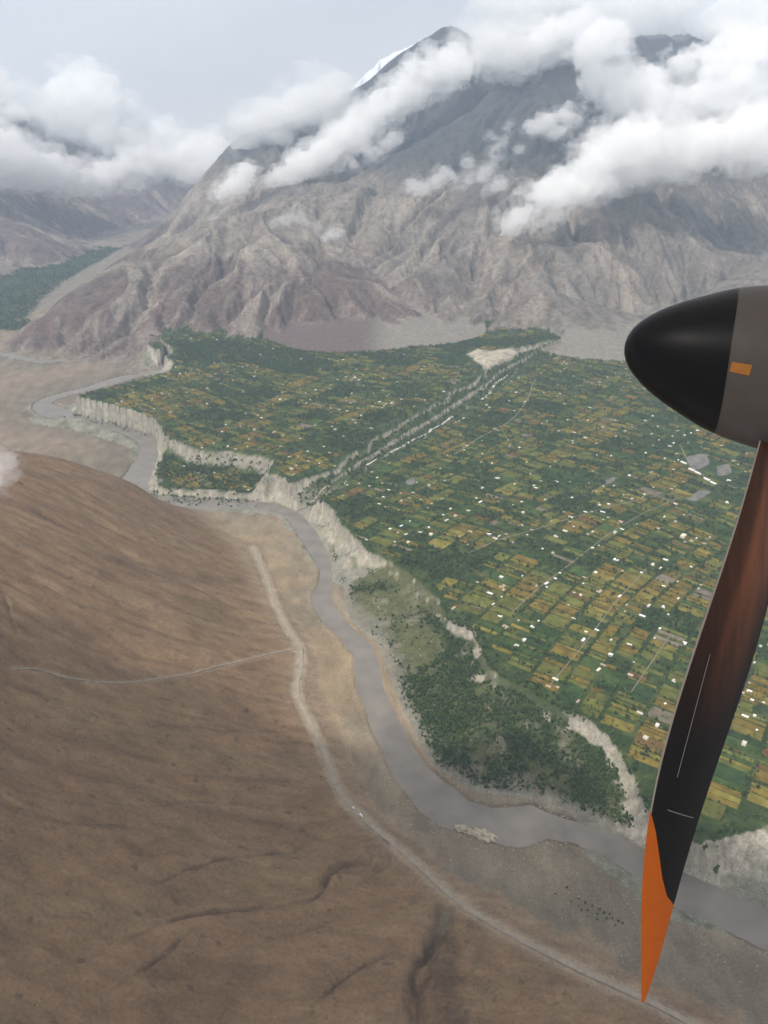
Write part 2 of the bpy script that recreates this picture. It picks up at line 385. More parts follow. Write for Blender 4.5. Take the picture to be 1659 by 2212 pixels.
# scree fans at the foot: soft skirts
def blur(A, n):
    for _ in range(n):
        B = np.pad(A, 1, 'edge'); A = (B[:-2, 1:-1] + B[2:, 1:-1] + B[1:-1, :-2] + B[1:-1, 2:] + 2 * A) / 6.0
    return A
def rills(ras, Z, noise, steps, step_m):
    """grain drawn out along the line of fall: rills, scree chutes and wash streaks"""
    gy_, gx_ = np.gradient(Z, ras.cell); L = np.hypot(gx_, gy_) + 1e-4
    dx, dy = -gx_ / L, -gy_ / L
    acc = noise.copy(); n = 1.0
    for sgn_ in (1, -1):
        x, y = ras.X.copy(), ras.Y.copy()
        for k in range(steps):
            x = x + sgn_ * step_m * ras.sample(dx, x, y); y = y + sgn_ * step_m * ras.sample(dy, x, y)
            w = 1 - k / steps
            acc += w * ras.sample(noise, x, y); n += w
    acc = acc / n
    return (acc - acc.mean()) / (acc.std() + 1e-6)
RM = Raster(-5600, 5600, 3500, 11400, 14.0)
zc_ = blur(MR.sample(mz, RM.X, RM.Y), 6)
rill_m = rills(RM, zc_, perlin(RM.X / 46, RM.Y / 46, 2) + 0.8 * perlin(RM.X / 110, RM.Y / 110, 5), 14, 30.0)
rill_w = rills(RM, zc_, perlin(RM.X / 300, RM.Y / 300, 3) + 0.5 * perlin(RM.X / 150, RM.Y / 150, 6), 12, 70.0)
RH = Raster(-1700, 560, 440, 2760, 5.0)
zc_ = blur(NR.sample(near, RH.X, RH.Y), 10)
rill_h = rills(RH, zc_, perlin(RH.X / 13, RH.Y / 13, 4) + 0.7 * perlin(RH.X / 34, RH.Y / 34, 8), 14, 9.0)
rill_hw = rills(RH, zc_, perlin(RH.X / 80, RH.Y / 80, 1) + 0.6 * perlin(RH.X / 45, RH.Y / 45, 7), 12, 22.0)
print("rills", time.time() - tE)

def height(x, y):
    """final ground height at any place"""
    x = np.asarray(x, float); y = np.asarray(y, float)
    a = NR.sample(near, x, y)
    far_floor = np.where(y > 4700, -62 + 0.006 * (y - 4700), -1e3)
    a = np.where((y > 5150) | (np.abs(x) > 2690), np.maximum(-46, -46 + 0.004 * (y - 5000)), a)
    m_ = MR.sample(mz, x, y)
    m_ = np.where(y < 3350, -500, m_)
    k = 26.0
    hmix = np.clip(0.5 + 0.5 * (m_ - a) / k, 0, 1)
    z = a * (1 - hmix) + m_ * hmix + k * hmix * (1 - hmix) * 0.8
    return z

# ------------------------------------------------------------------ roads level the ground under them
def march(px, py):
    """where the line of sight through a frame position meets the ground"""
    d = ray(px, py)
    t = np.linspace(450, 12500, 6000) / d[1] if d[1] > 0 else np.linspace(300, 12000, 6000)
    zz = height(t * d[0], t * d[1]); rz = CAM_Z + t * d[2]
    k = np.argmax(rz < zz)
    if rz[k] >= zz[k]: k = len(t) - 1
    return (t[k] * d[0], t[k] * d[1])
def spline(pts, n):
    p = np.array(pts, float); s = np.r_[0, np.cumsum(np.hypot(*np.diff(p, axis=0).T))]
    q = np.linspace(0, s[-1], n)
    # Catmull-Rom like smoothing
    xs, ys = np.interp(q, s, p[:, 0]), np.interp(q, s, p[:, 1])
    k = max(3, int(n / len(p)) | 1); ker = np.hanning(k + 2)[1:-1]; ker /= ker.sum()
    def sm(v):
        e = np.r_[np.full(k, v[0]), v, np.full(k, v[-1])]
        return np.convolve(e, ker, 'same')[k:-k]
    return np.c_[sm(xs), sm(ys)]
def world_line(pxs, step=8.0):
    p = [march(*q) for q in pxs]
    L = np.hypot(*np.diff(np.array(p), axis=0).T).sum()
    return spline(p, max(8, int(L / step)))
def level_road(line, half, fade):
    global near
    z = height(line[:, 0], line[:, 1])
    k = 15; ker = np.ones(k) / k
    zs_ = np.convolve(np.r_[np.full(k, z[0]), z, np.full(k, z[-1])], ker, 'same')[k:-k]
    x0, x1 = line[:, 0].min() - 60, line[:, 0].max() + 60; y0, y1 = line[:, 1].min() - 60, line[:, 1].max() + 60
    a0, a1 = int(max(0, (x0 - NR.x0) / 6)), int(min(NR.nx, (x1 - NR.x0) / 6 + 2)); b0, b1 = int(max(0, (y0 - NR.y0) / 6)), int(min(NR.ny, (y1 - NR.y0) / 6 + 2))
    if a1 <= a0 or b1 <= b0: return
    xx, yy = NR.X[b0:b1, a0:a1], NR.Y[b0:b1, a0:a1]
    best = np.full(xx.shape, 1e9); zb = np.zeros(xx.shape)
    for i in range(len(line)):
        d = (xx - line[i, 0]) ** 2 + (yy - line[i, 1]) ** 2
        k_ = d < best
        best[k_] = d[k_]; zb[k_] = zs_[i]
    w = 1 - smooth(half, half + fade, np.sqrt(best))
    near[b0:b1, a0:a1] = near[b0:b1, a0:a1] * (1 - w) + zb * w
main_line = world_line(ROAD_MAIN, 7.0)
side_line = world_line(TRACK_SIDE, 7.0)
level_road(main_line, 8, 14)
level_road(side_line, 6, 12)
print("heights", time.time() - T0)

# ------------------------------------------------------------------ materials
def new_mat(name):
    m = bpy.data.materials.new(name); m.use_nodes = True
    nt = m.node_tree; b = nt.nodes["Principled BSDF"]
    return m, nt, b
def node(nt, t, **kw):
    n = nt.nodes.new(t)
    for k, v in kw.items(): setattr(n, k, v)
    return n
def ground_mat(name, s1, s2, contrast=0.35, bump=1.5, rough=0.95, stretch=(1, 1, 1), spec=0.1):
    """colour carried by the ground itself, broken up by grain at two scales, with fine relief"""
    m, nt, b = new_mat(name)
    L = nt.links
    at = node(nt, "ShaderNodeAttribute", attribute_name="col")
    geo = node(nt, "ShaderNodeNewGeometry")
    mp_ = node(nt, "ShaderNodeMapping"); mp_.inputs["Scale"].default_value = stretch
    L.new(geo.outputs["Position"], mp_.inputs["Vector"])
    na = node(nt, "ShaderNodeTexNoise"); na.inputs["Scale"].default_value = s1; na.inputs["Detail"].default_value = 5; na.inputs["Roughness"].default_value = 0.62
    nb = node(nt, "ShaderNodeTexNoise"); nb.inputs["Scale"].default_value = s2; nb.inputs["Detail"].default_value = 4; nb.inputs["Roughness"].default_value = 0.65
    L.new(mp_.outputs["Vector"], na.inputs["Vector"]); L.new(geo.outputs["Position"], nb.inputs["Vector"])
    add = node(nt, "ShaderNodeMath", operation='ADD'); L.new(na.outputs["Fac"], add.inputs[0]); L.new(nb.outputs["Fac"], add.inputs[1])
    mr = node(nt, "ShaderNodeMapRange"); mr.inputs["From Min"].default_value = 0.72; mr.inputs["From Max"].default_value = 1.28
    mr.inputs["To Min"].default_value = 1 - contrast; mr.inputs["To Max"].default_value = 1 + contrast
    L.new(add.outputs[0], mr.inputs["Value"])
    mul = node(nt, "ShaderNodeVectorMath", operation='MULTIPLY')
    L.new(at.outputs["Color"], mul.inputs[0]); L.new(mr.outputs["Result"], mul.inputs[1])
    L.new(mul.outputs["Vector"], b.inputs["Base Color"])
    bp = node(nt, "ShaderNodeBump"); bp.inputs["Strength"].default_value = 0.8; bp.inputs["Distance"].default_value = bump
    L.new(add.outputs[0], bp.inputs["Height"]); L.new(bp.outputs["Normal"], b.inputs["Normal"])
    b.inputs["Roughness"].default_value = rough
    b.inputs["Specular IOR Level"].default_value = spec
    return m
def plain_mat(name, colour, rough=0.8, var=0.15, scale=0.3, spec=0.2, bump=0.0, rand=0.0, metal=0.0):
    m, nt, b = new_mat(name); L = nt.links
    geo = node(nt, "ShaderNodeNewGeometry")
    n = node(nt, "ShaderNodeTexNoise"); n.inputs["Scale"].default_value = scale; n.inputs["Detail"].default_value = 4
    L.new(geo.outputs["Position"], n.inputs["Vector"])
    mr = node(nt, "ShaderNodeMapRange"); mr.inputs["From Min"].default_value = 0.3; mr.inputs["From Max"].default_value = 0.7
    mr.inputs["To Min"].default_value = 1 - var; mr.inputs["To Max"].default_value = 1 + var
    L.new(n.outputs["Fac"], mr.inputs["Value"])
    fac = mr.outputs["Result"]
    if rand:
        oi = node(nt, "ShaderNodeObjectInfo")
        r2 = node(nt, "ShaderNodeMapRange"); r2.inputs["To Min"].default_value = 1 - rand; r2.inputs["To Max"].default_value = 1 + rand
        L.new(oi.outputs["Random"], r2.inputs["Value"])
        mm = node(nt, "ShaderNodeMath", operation='MULTIPLY'); L.new(fac, mm.inputs[0]); L.new(r2.outputs["Result"], mm.inputs[1]); fac = mm.outputs[0]
    mul = node(nt, "ShaderNodeVectorMath", operation='MULTIPLY'); mul.inputs[0].default_value = colour
    L.new(fac, mul.inputs[1]); L.new(mul.outputs["Vector"], b.inputs["Base Color"])
    if bump:
        bp = node(nt, "ShaderNodeBump"); bp.inputs["Distance"].default_value = bump; L.new(n.outputs["Fac"], bp.inputs["Height"]); L.new(bp.outputs["Normal"], b.inputs["Normal"])
    b.inputs["Roughness"].default_value = rough; b.inputs["Specular IOR Level"].default_value = spec; b.inputs["Metallic"].default_value = metal
    return m
M_HILL = ground_mat("hill earth", 0.035, 0.2, 0.30, 1.5, stretch=(0.55, 1.3, 1))
M_BED = ground_mat("river gravel", 0.025, 0.3, 0.34, 0.8, stretch=(1.0, 0.5, 1))
M_FARM = ground_mat("terrace soil and scrub", 0.05, 0.3, 0.38, 1.6)
M_ROCK = ground_mat("mountain rock", 0.008, 0.035, 0.42, 24.0, stretch=(1.6, 0.8, 0.7))
M_SNOWROCK = ground_mat("snowy rock", 0.004, 0.02, 0.18, 22.0)

# ------------------------------------------------------------------ the ground: one sheet of vertices, cut into its landforms
MU = 0.80
us = np.r_[np.linspace(-1.25, -MU, 26)[:-1], np.linspace(-MU, MU, 900), np.linspace(MU, 1.25, 26)[1:]]
dep0, dep1 = math.atan2(CAM_Z, 470), math.atan2(CAM_Z, 4500)
psi = np.tan(np.linspace(dep0 - PITCH, dep1 - PITCH, 640)) if False else np.linspace(math.tan(dep0 - PITCH), math.tan(dep1 - PITCH), 640)
ynear = CAM_Z / np.tan(np.arctan(psi) + PITCH)
ynear = np.r_[np.linspace(330, ynear[0], 14)[:-1], ynear]
yfar = np.r_[np.arange(4520, 8600, 19), np.arange(8600, 11200, 30), np.arange(11200, 13190, 120)]
yr = np.r_[ynear, yfar]
U, V = np.meshgrid(us, yr)
wx = U * V; wy = V.copy()
# fewer columns spread needlessly wide far away: pull them in where the frame is narrow
pull = np.interp(V, [330, 900, 2500, 13200], [1.0, 0.92, 0.68, 0.64])
wx = wx * pull
wz = height(wx, wy)
zn = NR.sample(near, wx, wy)
zm = np.where(wy < 3350, -500, MR.sample(mz, wx, wy))
is_m = (zm > np.where((wy > 5150) | (np.abs(wx) > 2690), -46, zn) + 4)
fine = fbm(wx / 9, wy / 9, 3, 3); mid = fbm(wx / 60, wy / 60, 4, 8); big = fbm(wx / 420, wy / 420, 3, 12)
hl = NR.sample(HILLNESS, wx, wy); dE_ = NR.sample(DE, wx, wy); dW_ = NR.sample(DW, wx, wy); dR_ = NR.sample(DR, wx, wy)
dT_ = NR.sample(DT, wx, wy); wb_ = NR.sample(wb, wx, wy); dV_ = NR.sample(DV, wx, wy); wlow_ = NR.sample(wl_, wx, wy)
is_near = (wy < 5150) & (np.abs(wx) < 2690)
hl = np.where(is_near, np.clip(hl, 0, 1), 0)
hill_w = smooth(0.15, 0.85, hl + 0.5 * mid) * (hl > 0.02)
hill_z = (hl > 0.5) & is_near & ~is_m
terr_zone = is_near & ~is_m & ~hill_z & ((dT_ > -120) | (wb_ > 0.1)) & (NR.sample(terr, wx, wy) > NR.sample(bed, wx, wy) - 0.5)
inM = (wy > 3500) & (wy < 11400) & (np.abs(wx) < 5600); inH = (wx > -1700) & (wx < 560) & (wy > 440) & (wy < 2760)
rm = np.where(inM, RM.sample(rill_m, wx, wy), 0); rmw = np.where(inM, RM.sample(rill_w, wx, wy), 0)
rh = np.where(inH, RH.sample(rill_h, wx, wy), 0); rhw = np.where(inH, RH.sample(rill_hw, wx, wy), 0)
mh = smooth(10, 300, zm)
wz = wz + np.where(is_m, mh * (6 * rm + 17 * rmw), np.where(hl > 0.02, hl * (0.5 * fine + 1.0 * mid + (0.30 * rh + 0.5 * rhw) * smooth(-30, 60, wz)), 0.25 * fine * (dT_ < 0)))
# dry washes cut sharply into the near hillside
WASHES = [([(225,2049),(300,2016),(350,1991),(415,1974),(480,1964),(600,1959),(670,1944),(694,1930),(706,1900),(722,1879),(760,1868),(800,1856),(826,1826)], 3.4, 8), ([(280,1934),(340,1908),(400,1879),(500,1849),(570,1846),(650,1829),(720,1822)], 3.0, 5),
          ([(215,2164),(250,2135),(290,2104),(350,2064),(400,2019),(440,1990)], 3.2, 6), ([(962,1936),(945,1965),(950,2010),(930,2059),(904,2079),(890,2114),(900,2164),(908,2220)], 4.2, 11), ([(795,1850),(790,1826),(812,1808),(836,1818),(833,1842),(815,1862)], 3.0, 6),
          ([(325,1394),(350,1405),(372,1418),(398,1432)], 4.0, 5), ([(0,1260),(14,1300),(30,1350),(40,1400)], 3.0, 5), ([(500,1700),(560,1690),(620,1672),(690,1650)], 2.4, 3), ([(300,1575),(400,1566),(480,1580),(560,1572),(650,1540)], 2.6, 4), ([(120,1750),(220,1735),(330,1745),(430,1730),(540,1738),(640,1760)], 2.8, 4),
          ([(1040,2120),(1080,2090),(1110,2060)], 2.4, 4), ([(640,2212),(700,2150),(760,2100),(840,2060),(900,2040)], 2.8, 5), ([(60,1650),(150,1640),(250,1655),(340,1640)], 2.6, 4), ([(200,1230),(300,1260),(400,1250),(500,1290)], 2.4, 3)]
wsel = (wy < 2100) & (wx > -1100) & (wx < 480) & (hl > 0.3)
wxs, wys = wx[wsel], wy[wsel]
wob = 5 * fbm(wxs / 26, wys / 26, 3, 7)
cut = np.zeros(len(wxs)); pale_w = np.zeros(len(wxs))
for pxs, w_, dep_ in WASHES:
    ln = spline([march(*q) for q in pxs], 46)
    ln = ln + 3.0 * np.c_[fbm(ln[:, 0] / 18, ln[:, 1] / 18, 3, 2), fbm(ln[:, 0] / 18, ln[:, 1] / 18, 3, 9)]
    d_ = line_dist([tuple(q) for q in ln], wxs, wys)
    ends = np.minimum(np.hypot(wxs - ln[0, 0], wys - ln[0, 1]), np.hypot(wxs - ln[-1, 0], wys - ln[-1, 1]))
    fade_ = smooth(0, 70, ends) * np.clip(0.75 + 1.2 * fbm(wxs / 60, wys / 60, 2, 4), 0.25, 1.1)
    w_ = w_ * 0.8
    d2_ = np.abs(d_ + wob * np.minimum(d_ / 6, 1)); 
    cut = np.maximum(cut, fade_ * dep_ * np.exp(-(d2_ / (w_ * 1.5)) ** 2)); pale_w = np.maximum(pale_w, fade_ * np.exp(-((d2_ - w_ * 1.6) / w_) ** 2) * (0.4 + 0.6 * (wob > 0)))
wz[wsel] -= cut
WASH_PALE = np.zeros(wz.shape); WASH_PALE[wsel] = pale_w
WASH_BED = np.zeros(wz.shape); WASH_BED[wsel] = np.clip(cut / 6, 0, 1)
# slope of the sheet
gy_, gx_ = np.gradient(wz)
dyy = np.gradient(wy, axis=0); dxx = np.gradient(wx, axis=1)
slope = np.hypot(gx_ / dxx, gy_ / dyy)
def C(*c): return np.array(c, float)
def mixc(a, b, t): return a * (1 - t[..., None]) + b * t[..., None]
shape = wz.shape
# -- gravel and silt flats
col = np.broadcast_to(C(0.180, 0.163, 0.138), shape + (3,)).copy()
col = mixc(col, C(0.25, 0.228, 0.19), smooth(0.0, 0.5, mid + 0.4 * big) * 0.7)
streak = fbm(wx / 26 + 2 * mid, wy / 90, 4, 14)
col = mixc(col, C(0.135, 0.122, 0.105), smooth(0.05, 0.45, streak) * 0.6)
col = mixc(col, C(0.25, 0.21, 0.175), smooth(60, 260, -dR_) * smooth(2600, 3000, wy) * 0.85)
col = mixc(col, C(0.31, 0.285, 0.24), np.exp(-((dR_ + 12) / 9.0) ** 2) * smooth(-0.1, 0.4, big + 0.5 * mid) * 0.8)
col = mixc(col, C(0.085, 0.068, 0.054), np.exp(-((dR_ + 3.0) / 3.6) ** 2) * 0.8)
nside = smooth(Z_RIVER - 30, Z_RIVER - 6, NR.sample(hill, wx, wy)) * is_near * smooth(2560, 2350, wy)
col = mixc(col, mixc(np.broadcast_to(C(0.35, 0.28, 0.195), shape + (3,)), C(0.255, 0.222, 0.172), smooth(-0.1, 0.3, big + 0.6 * mid)), nside * 0.75 * smooth(900, 1400, wy))
col = mixc(col, C(0.205, 0.185, 0.15), nside * 0.7 * smooth(1400, 1000, wy))
far_flat = smooth(5000, 5600, wy)
col = mixc(col, C(0.20, 0.19, 0.175), far_flat * 0.8)
# far-left orchards on the valley floor
orch_poly = [at_level(*p, -46) for p in [(-60,600),(60,565),(150,545),(230,528),(300,512),(285,530),(200,575),(140,610),(90,650),(55,690),(110,708),(60,716),(-60,712)]]
d_orch = sdf(orch_poly, wx, wy)
col = mixc(col, C(0.035, 0.06, 0.03), smooth(-30, 60, d_orch + 80 * mid) * (~is_m))
# -- hillside
hc = np.broadcast_to(C(0.232, 0.163, 0.104), shape + (3,)).copy()
st = fbm(wx / 170 + 1.2 * big, wy / 42 + 2.0 * big, 4, 6)
hc = mixc(hc, C(0.138, 0.094, 0.060), smooth(0.0, 0.5, st + 0.3 * mid) * 0.5)
hc = mixc(hc, C(0.285, 0.205, 0.135), smooth(0.02, 0.45, -st + 0.4 * big) * 0.6)
hc = mixc(hc, C(0.110, 0.078, 0.054), smooth(0.5, 2.0, rh) * 0.34)
hc = mixc(hc, C(0.275, 0.205, 0.140), smooth(0.4, 2.0, -rh) * 0.3)
hc = mixc(hc, C(0.245, 0.185, 0.120), smooth(0.3, 1.6, rhw) * 0.6)
hc = mixc(hc, C(0.165, 0.125, 0.074), smooth(0.05, 0.5, fbm(wx / 300, wy / 200, 4, 9)) * 0.55)
hc = mixc(hc, C(0.075, 0.055, 0.042), smooth(0.32, 0.52, fbm(wx / 22, wy / 16, 4, 2)) * 0.6)
pale = smooth(-14, -42, wz) * smooth(1200, 1500, wy)
hc = mixc(hc, C(0.30, 0.245, 0.175), pale * 0.85)
hc = mixc(hc, C(0.26, 0.215, 0.165), smooth(-20, -46, wz) * 0.75)
hc = mixc(hc, C(0.34, 0.275, 0.195), smooth(-8, -44, wz) * smooth(0.75, 0.2, hl) * 0.8)
hc = mixc(hc, C(0.30, 0.23, 0.16), WASH_PALE * 0.55)
hc = mixc(hc, C(0.10, 0.075, 0.055), WASH_BED * 0.6)
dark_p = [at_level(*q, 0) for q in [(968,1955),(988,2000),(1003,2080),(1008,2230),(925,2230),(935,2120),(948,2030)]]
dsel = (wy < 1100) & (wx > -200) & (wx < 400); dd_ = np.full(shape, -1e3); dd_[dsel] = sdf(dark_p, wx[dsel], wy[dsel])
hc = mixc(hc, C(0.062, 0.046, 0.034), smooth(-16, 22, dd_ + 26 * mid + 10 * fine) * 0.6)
hc = hc * np.array([0.89, 0.815, 0.735])
col = col * np.array([0.94, 0.88, 0.78])
# -- terrace tops, scarps, benches
green = C(0.034, 0.056, 0.018)
tc = np.broadcast_to(green, shape + (3,)).copy()
tc = mixc(tc, C(0.075, 0.095, 0.035), smooth(-0.1, 0.4, mid))
scarp = mixc(np.broadcast_to(C(0.29, 0.268, 0.222), shape + (3,)), C(0.40, 0.365, 0.295), smooth(-0.2, 0.3, fine + mid))
scarp = mixc(scarp, C(0.17, 0.17, 0.11), smooth(0.05, 0.4, mid + 0.3 * fine) * 0.55)
off = smooth(1, -8, dT_)
ben = np.broadcast_to(C(0.095, 0.10, 0.045), shape + (3,)).copy()
ben = mixc(ben, C(0.21, 0.19, 0.145), smooth(0.05, 0.35, fbm(wx / 70, wy / 70, 4, 1)) * 0.7)
bpx, bpy_, _ = project(wx, wy, np.full(shape, -28.0))
gdens = np.clip(smooth(0.0, 1.0, (bpx - 830) / 160 + (bpy_ - 1400) / 200) * 0.9 + 1.3 * fbm(wx / 110, wy / 110, 3, 12), 0, 1)
ben = mixc(ben, C(0.045, 0.062, 0.026), gdens * 0.8)
ben = mixc(ben, C(0.22, 0.205, 0.17), smooth(-42, -55, wz) * 0.85)
talus = mixc(np.broadcast_to(C(0.225, 0.218, 0.175), shape + (3,)), C(0.135, 0.14, 0.09), smooth(-0.05, 0.35, mid))
erim = 0.55 * smooth(-30, 5, dV_) * (dE_ > dW_) * smooth(2300, 2450, wy)
lowc = mixc(talus, ben, smooth(0.0, 0.3, wb_))
lowc = mixc(lowc, C(0.06, 0.08, 0.032), smooth(-20, 10, dV_) * smooth(2350, 2500, wy))
lowc = mixc(lowc, C(0.06, 0.085, 0.032), wlow_)
lowc = mixc(lowc, scarp, smooth(0.45 + 0.25 * wb_ + erim, 0.8 + 0.35 * wb_ + erim, slope + 0.35 * mid + 0.4 * big * (dV_ > -60)))
tc = mixc(tc, scarp * 0.8, smooth(0.5, 0.9, slope))
tc = mixc(tc, lowc, np.clip(off, 0, 1))
dS_ = NR.sample(DS, wx, wy); fanw = NR.sample(FAN_ON.astype(float), wx, wy)
tc = mixc(tc, mixc(np.broadcast_to(C(0.40, 0.355, 0.275), shape + (3,)), C(0.27, 0.235, 0.185), smooth(0.0, 0.4, mid)), smooth(-4, 8, dS_))
fcol = mixc(np.broadcast_to(C(0.215, 0.195, 0.165), shape + (3,)), C(0.125, 0.095, 0.087), smooth(120, -60, wx - on_plain(800, 740)[0]))
tc = mixc(tc, fcol, smooth(0.2, 0.8, fanw))
# -- mountains
mc = np.broadcast_to(C(0.235, 0.212, 0.180), shape + (3,)).copy()
mn = fbm(wx / 700, wy / 700, 4, 4); ms = fbm(wx / 110 + 1.5 * mn, wy / 500, 4, 10)
mc = mixc(mc, C(0.30, 0.275, 0.235), smooth(0.0, 0.4, ms) * 0.8)
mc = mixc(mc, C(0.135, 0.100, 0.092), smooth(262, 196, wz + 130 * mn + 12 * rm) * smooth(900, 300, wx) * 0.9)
mc = mixc(mc, C(0.275, 0.20, 0.15), smooth(0.15, 0.5, fbm(wx / 160, wy / 350, 4, 13)) * smooth(0, 900, wx) * 0.6)
mc = mixc(mc, C(0.30, 0.195, 0.135), smooth(0.25, 1.3, rmw - 0.5 * rm) * smooth(-100, 700, wx) * smooth(620, 380, wz) * 0.5)
mc = mixc(mc, C(0.155, 0.150, 0.140), smooth(-200, 500, wx + 600 * mn) * 0.55)
mc = mixc(mc, C(0.085, 0.088, 0.082), smooth(520, 900, wz + 250 * mn) * 0.85)  # dark upper slopes: scrub, with cloud shadow put into the colour
mc = mixc(mc, C(0.16, 0.13, 0.125), smooth(-1700, -2300, wx + 200 * mn) * 0.7)
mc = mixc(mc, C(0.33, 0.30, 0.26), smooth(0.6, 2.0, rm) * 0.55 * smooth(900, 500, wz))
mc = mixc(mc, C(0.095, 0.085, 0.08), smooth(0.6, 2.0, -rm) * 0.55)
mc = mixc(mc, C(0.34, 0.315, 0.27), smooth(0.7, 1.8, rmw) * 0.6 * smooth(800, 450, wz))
toe = smooth(60, 5, wz - SLOPE * (wy - Y0)) * smooth(0.5, 0.25, slope)
mc = mixc(mc, C(0.27, 0.245, 0.21), toe * 0.7)
mc = mixc(mc, C(0.060, 0.066, 0.068), smooth(380, 800, wz + 220 * mn) * smooth(4800, 6200, wy) * 0.75)  # deepens the painted cloud shade and scrub on the far upper slopes
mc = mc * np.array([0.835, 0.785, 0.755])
col = np.where(terr_zone[..., None], tc, col)
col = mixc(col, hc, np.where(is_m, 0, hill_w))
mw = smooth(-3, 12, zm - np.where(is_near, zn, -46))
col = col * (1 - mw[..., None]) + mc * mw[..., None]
# dusty shoulders of the dirt road and the track
for ln, w, c, k in ((main_line, 13, C(0.36, 0.30, 0.225), 0.75), (side_line, 9, C(0.30, 0.235, 0.165), 0.5)):
    sel = (wy < 2400) & (wx > -1300) & (wx < 900)
    d = np.full(shape, 1e3); d[sel] = line_dist([tuple(p) for p in ln[::3]], wx[sel], wy[sel])
    col = mixc(col, c, np.exp(-((d + 3 * mid) / w) ** 2) * k)

nr_, nc_ = shape
idx = np.arange(nr_ * nc_).reshape(shape)
def fmean(A): return (A[:-1, :-1] + A[1:, :-1] + A[:-1, 1:] + A[1:, 1:]) / 4.0
zone = np.zeros((nr_ - 1, nc_ - 1), int)                         # 0 riverbed
zone[fmean(terr_zone.astype(float)) > 0.5] = 1                   # farmed terrace
zone[fmean(hill_z.astype(float)) > 0.5] = 2                      # near hill
zone[fmean(is_m.astype(float)) > 0.5] = 3                        # mountain
cx_, cy_ = fmean(wx), fmean(wy)
zone[(zone == 3) & (cx_ < np.interp(cy_, [3500, 5600, 7600, 9600, 13000], [-2450, -2250, -2150, -2050, -1600]))] = 4
zone[(zone == 3) & (cx_ > 700) & (cy_ < np.interp(cx_, [700, 1250, 2000, 3000], [4250, 4900, 5800, 6600]))] = 5
def sheet(name, sel, mat, X_=wx, Y_=wy, Z_=None, col_=col):
    Z_ = wz if Z_ is None else Z_
    q = np.stack([idx[:-1, :-1][sel], idx[:-1, 1:][sel], idx[1:, 1:][sel], idx[1:, :-1][sel]], 1)
    used, inv = np.unique(q.ravel(), return_inverse=True)
    q = inv.reshape(-1, 4).astype(np.int32)
    me = bpy.data.meshes.new(name)
    me.vertices.add(len(used)); me.loops.add(q.size); me.polygons.add(len(q))
    co = np.stack([X_.ravel()[used], Y_.ravel()[used], Z_.ravel()[used]], 1).astype(np.float32)
    me.vertices.foreach_set("co", co.ravel())
    me.loops.foreach_set("vertex_index", q.ravel())
    me.polygons.foreach_set("loop_start", np.arange(0, q.size, 4, dtype=np.int32))
    me.polygons.foreach_set("use_smooth", np.ones(len(q), bool))
    me.update(calc_edges=True)
    if col_ is not None:
        a = me.attributes.new("col", 'FLOAT_COLOR', 'POINT')
        c4 = np.ones((len(used), 4), np.float32); c4[:, :3] = col_.reshape(-1, 3)[used]
        a.data.foreach_set("color", c4.ravel())
    me.materials.append(mat)
    o = bpy.data.objects.new(name, me); COL.objects.link(o)
    return o
def structure(o, label, cat):
    o["kind"] = "structure"; o["label"] = label; o["category"] = cat
    return o
structure(sheet("riverbed", zone == 0, M_BED), "pale grey gravel and silt flats along the winding river", "riverbed")
FARM = structure(sheet("farmland", zone == 1, M_FARM), "green farmed terraces above pale eroded scarps beside the river", "farmland")
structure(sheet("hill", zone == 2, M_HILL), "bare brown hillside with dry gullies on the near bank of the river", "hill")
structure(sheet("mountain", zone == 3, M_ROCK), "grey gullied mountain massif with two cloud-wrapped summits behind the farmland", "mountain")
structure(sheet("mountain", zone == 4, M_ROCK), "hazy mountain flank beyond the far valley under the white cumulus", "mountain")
structure(sheet("hill", zone == 5, M_ROCK), "low grey scree hill behind the propeller spinner at the edge of the fields", "hill")
# -- the river
mw_, ntw, bw_ = new_mat("silty river water")
bw_.inputs["Base Color"].default_value = (0.205, 0.185, 0.165, 1); bw_.inputs["Roughness"].default_value = 0.38; bw_.inputs["Specular IOR Level"].default_value = 0.35
g_ = node(ntw, "ShaderNodeNewGeometry"); nw = node(ntw, "ShaderNodeTexNoise"); nw.inputs["Scale"].default_value = 0.12; nw.inputs["Detail"].default_value = 5
ntw.links.new(g_.outputs["Position"], nw.inputs["Vector"])
bpw = node(ntw, "ShaderNodeBump"); bpw.inputs["Distance"].default_value = 0.45; bpw.inputs["Strength"].default_value = 0.6
ntw.links.new(nw.outputs["Fac"], bpw.inputs["Height"]); ntw.links.new(bpw.outputs["Normal"], bw_.inputs["Normal"])
rw = node(ntw, "ShaderNodeValToRGB"); rw.color_ramp.elements[0].color = (0.165, 0.147, 0.126, 1); rw.color_ramp.elements[1].color = (0.215, 0.193, 0.166, 1)
rw.color_ramp.elements[0].position = 0.35; rw.color_ramp.elements[1].position = 0.65
nw2 = node(ntw, "ShaderNodeTexNoise"); nw2.inputs["Scale"].default_value = 0.02; nw2.inputs["Detail"].default_value = 4
ntw.links.new(g_.outputs["Position"], nw2.inputs["Vector"]); ntw.links.new(nw2.outputs["Fac"], rw.inputs["Fac"]); ntw.links.new(rw.outputs["Color"], bw_.inputs["Base Color"])
structure(sheet("river", (fmean(dR_) > -14) & (fmean(is_near.astype(float)) > 0.9), mw_, Z_=np.full(shape, Z_RIVER), col_=None), "silty grey river winding between the brown hill and the terraces", "river")
print("ground", time.time() - T0)

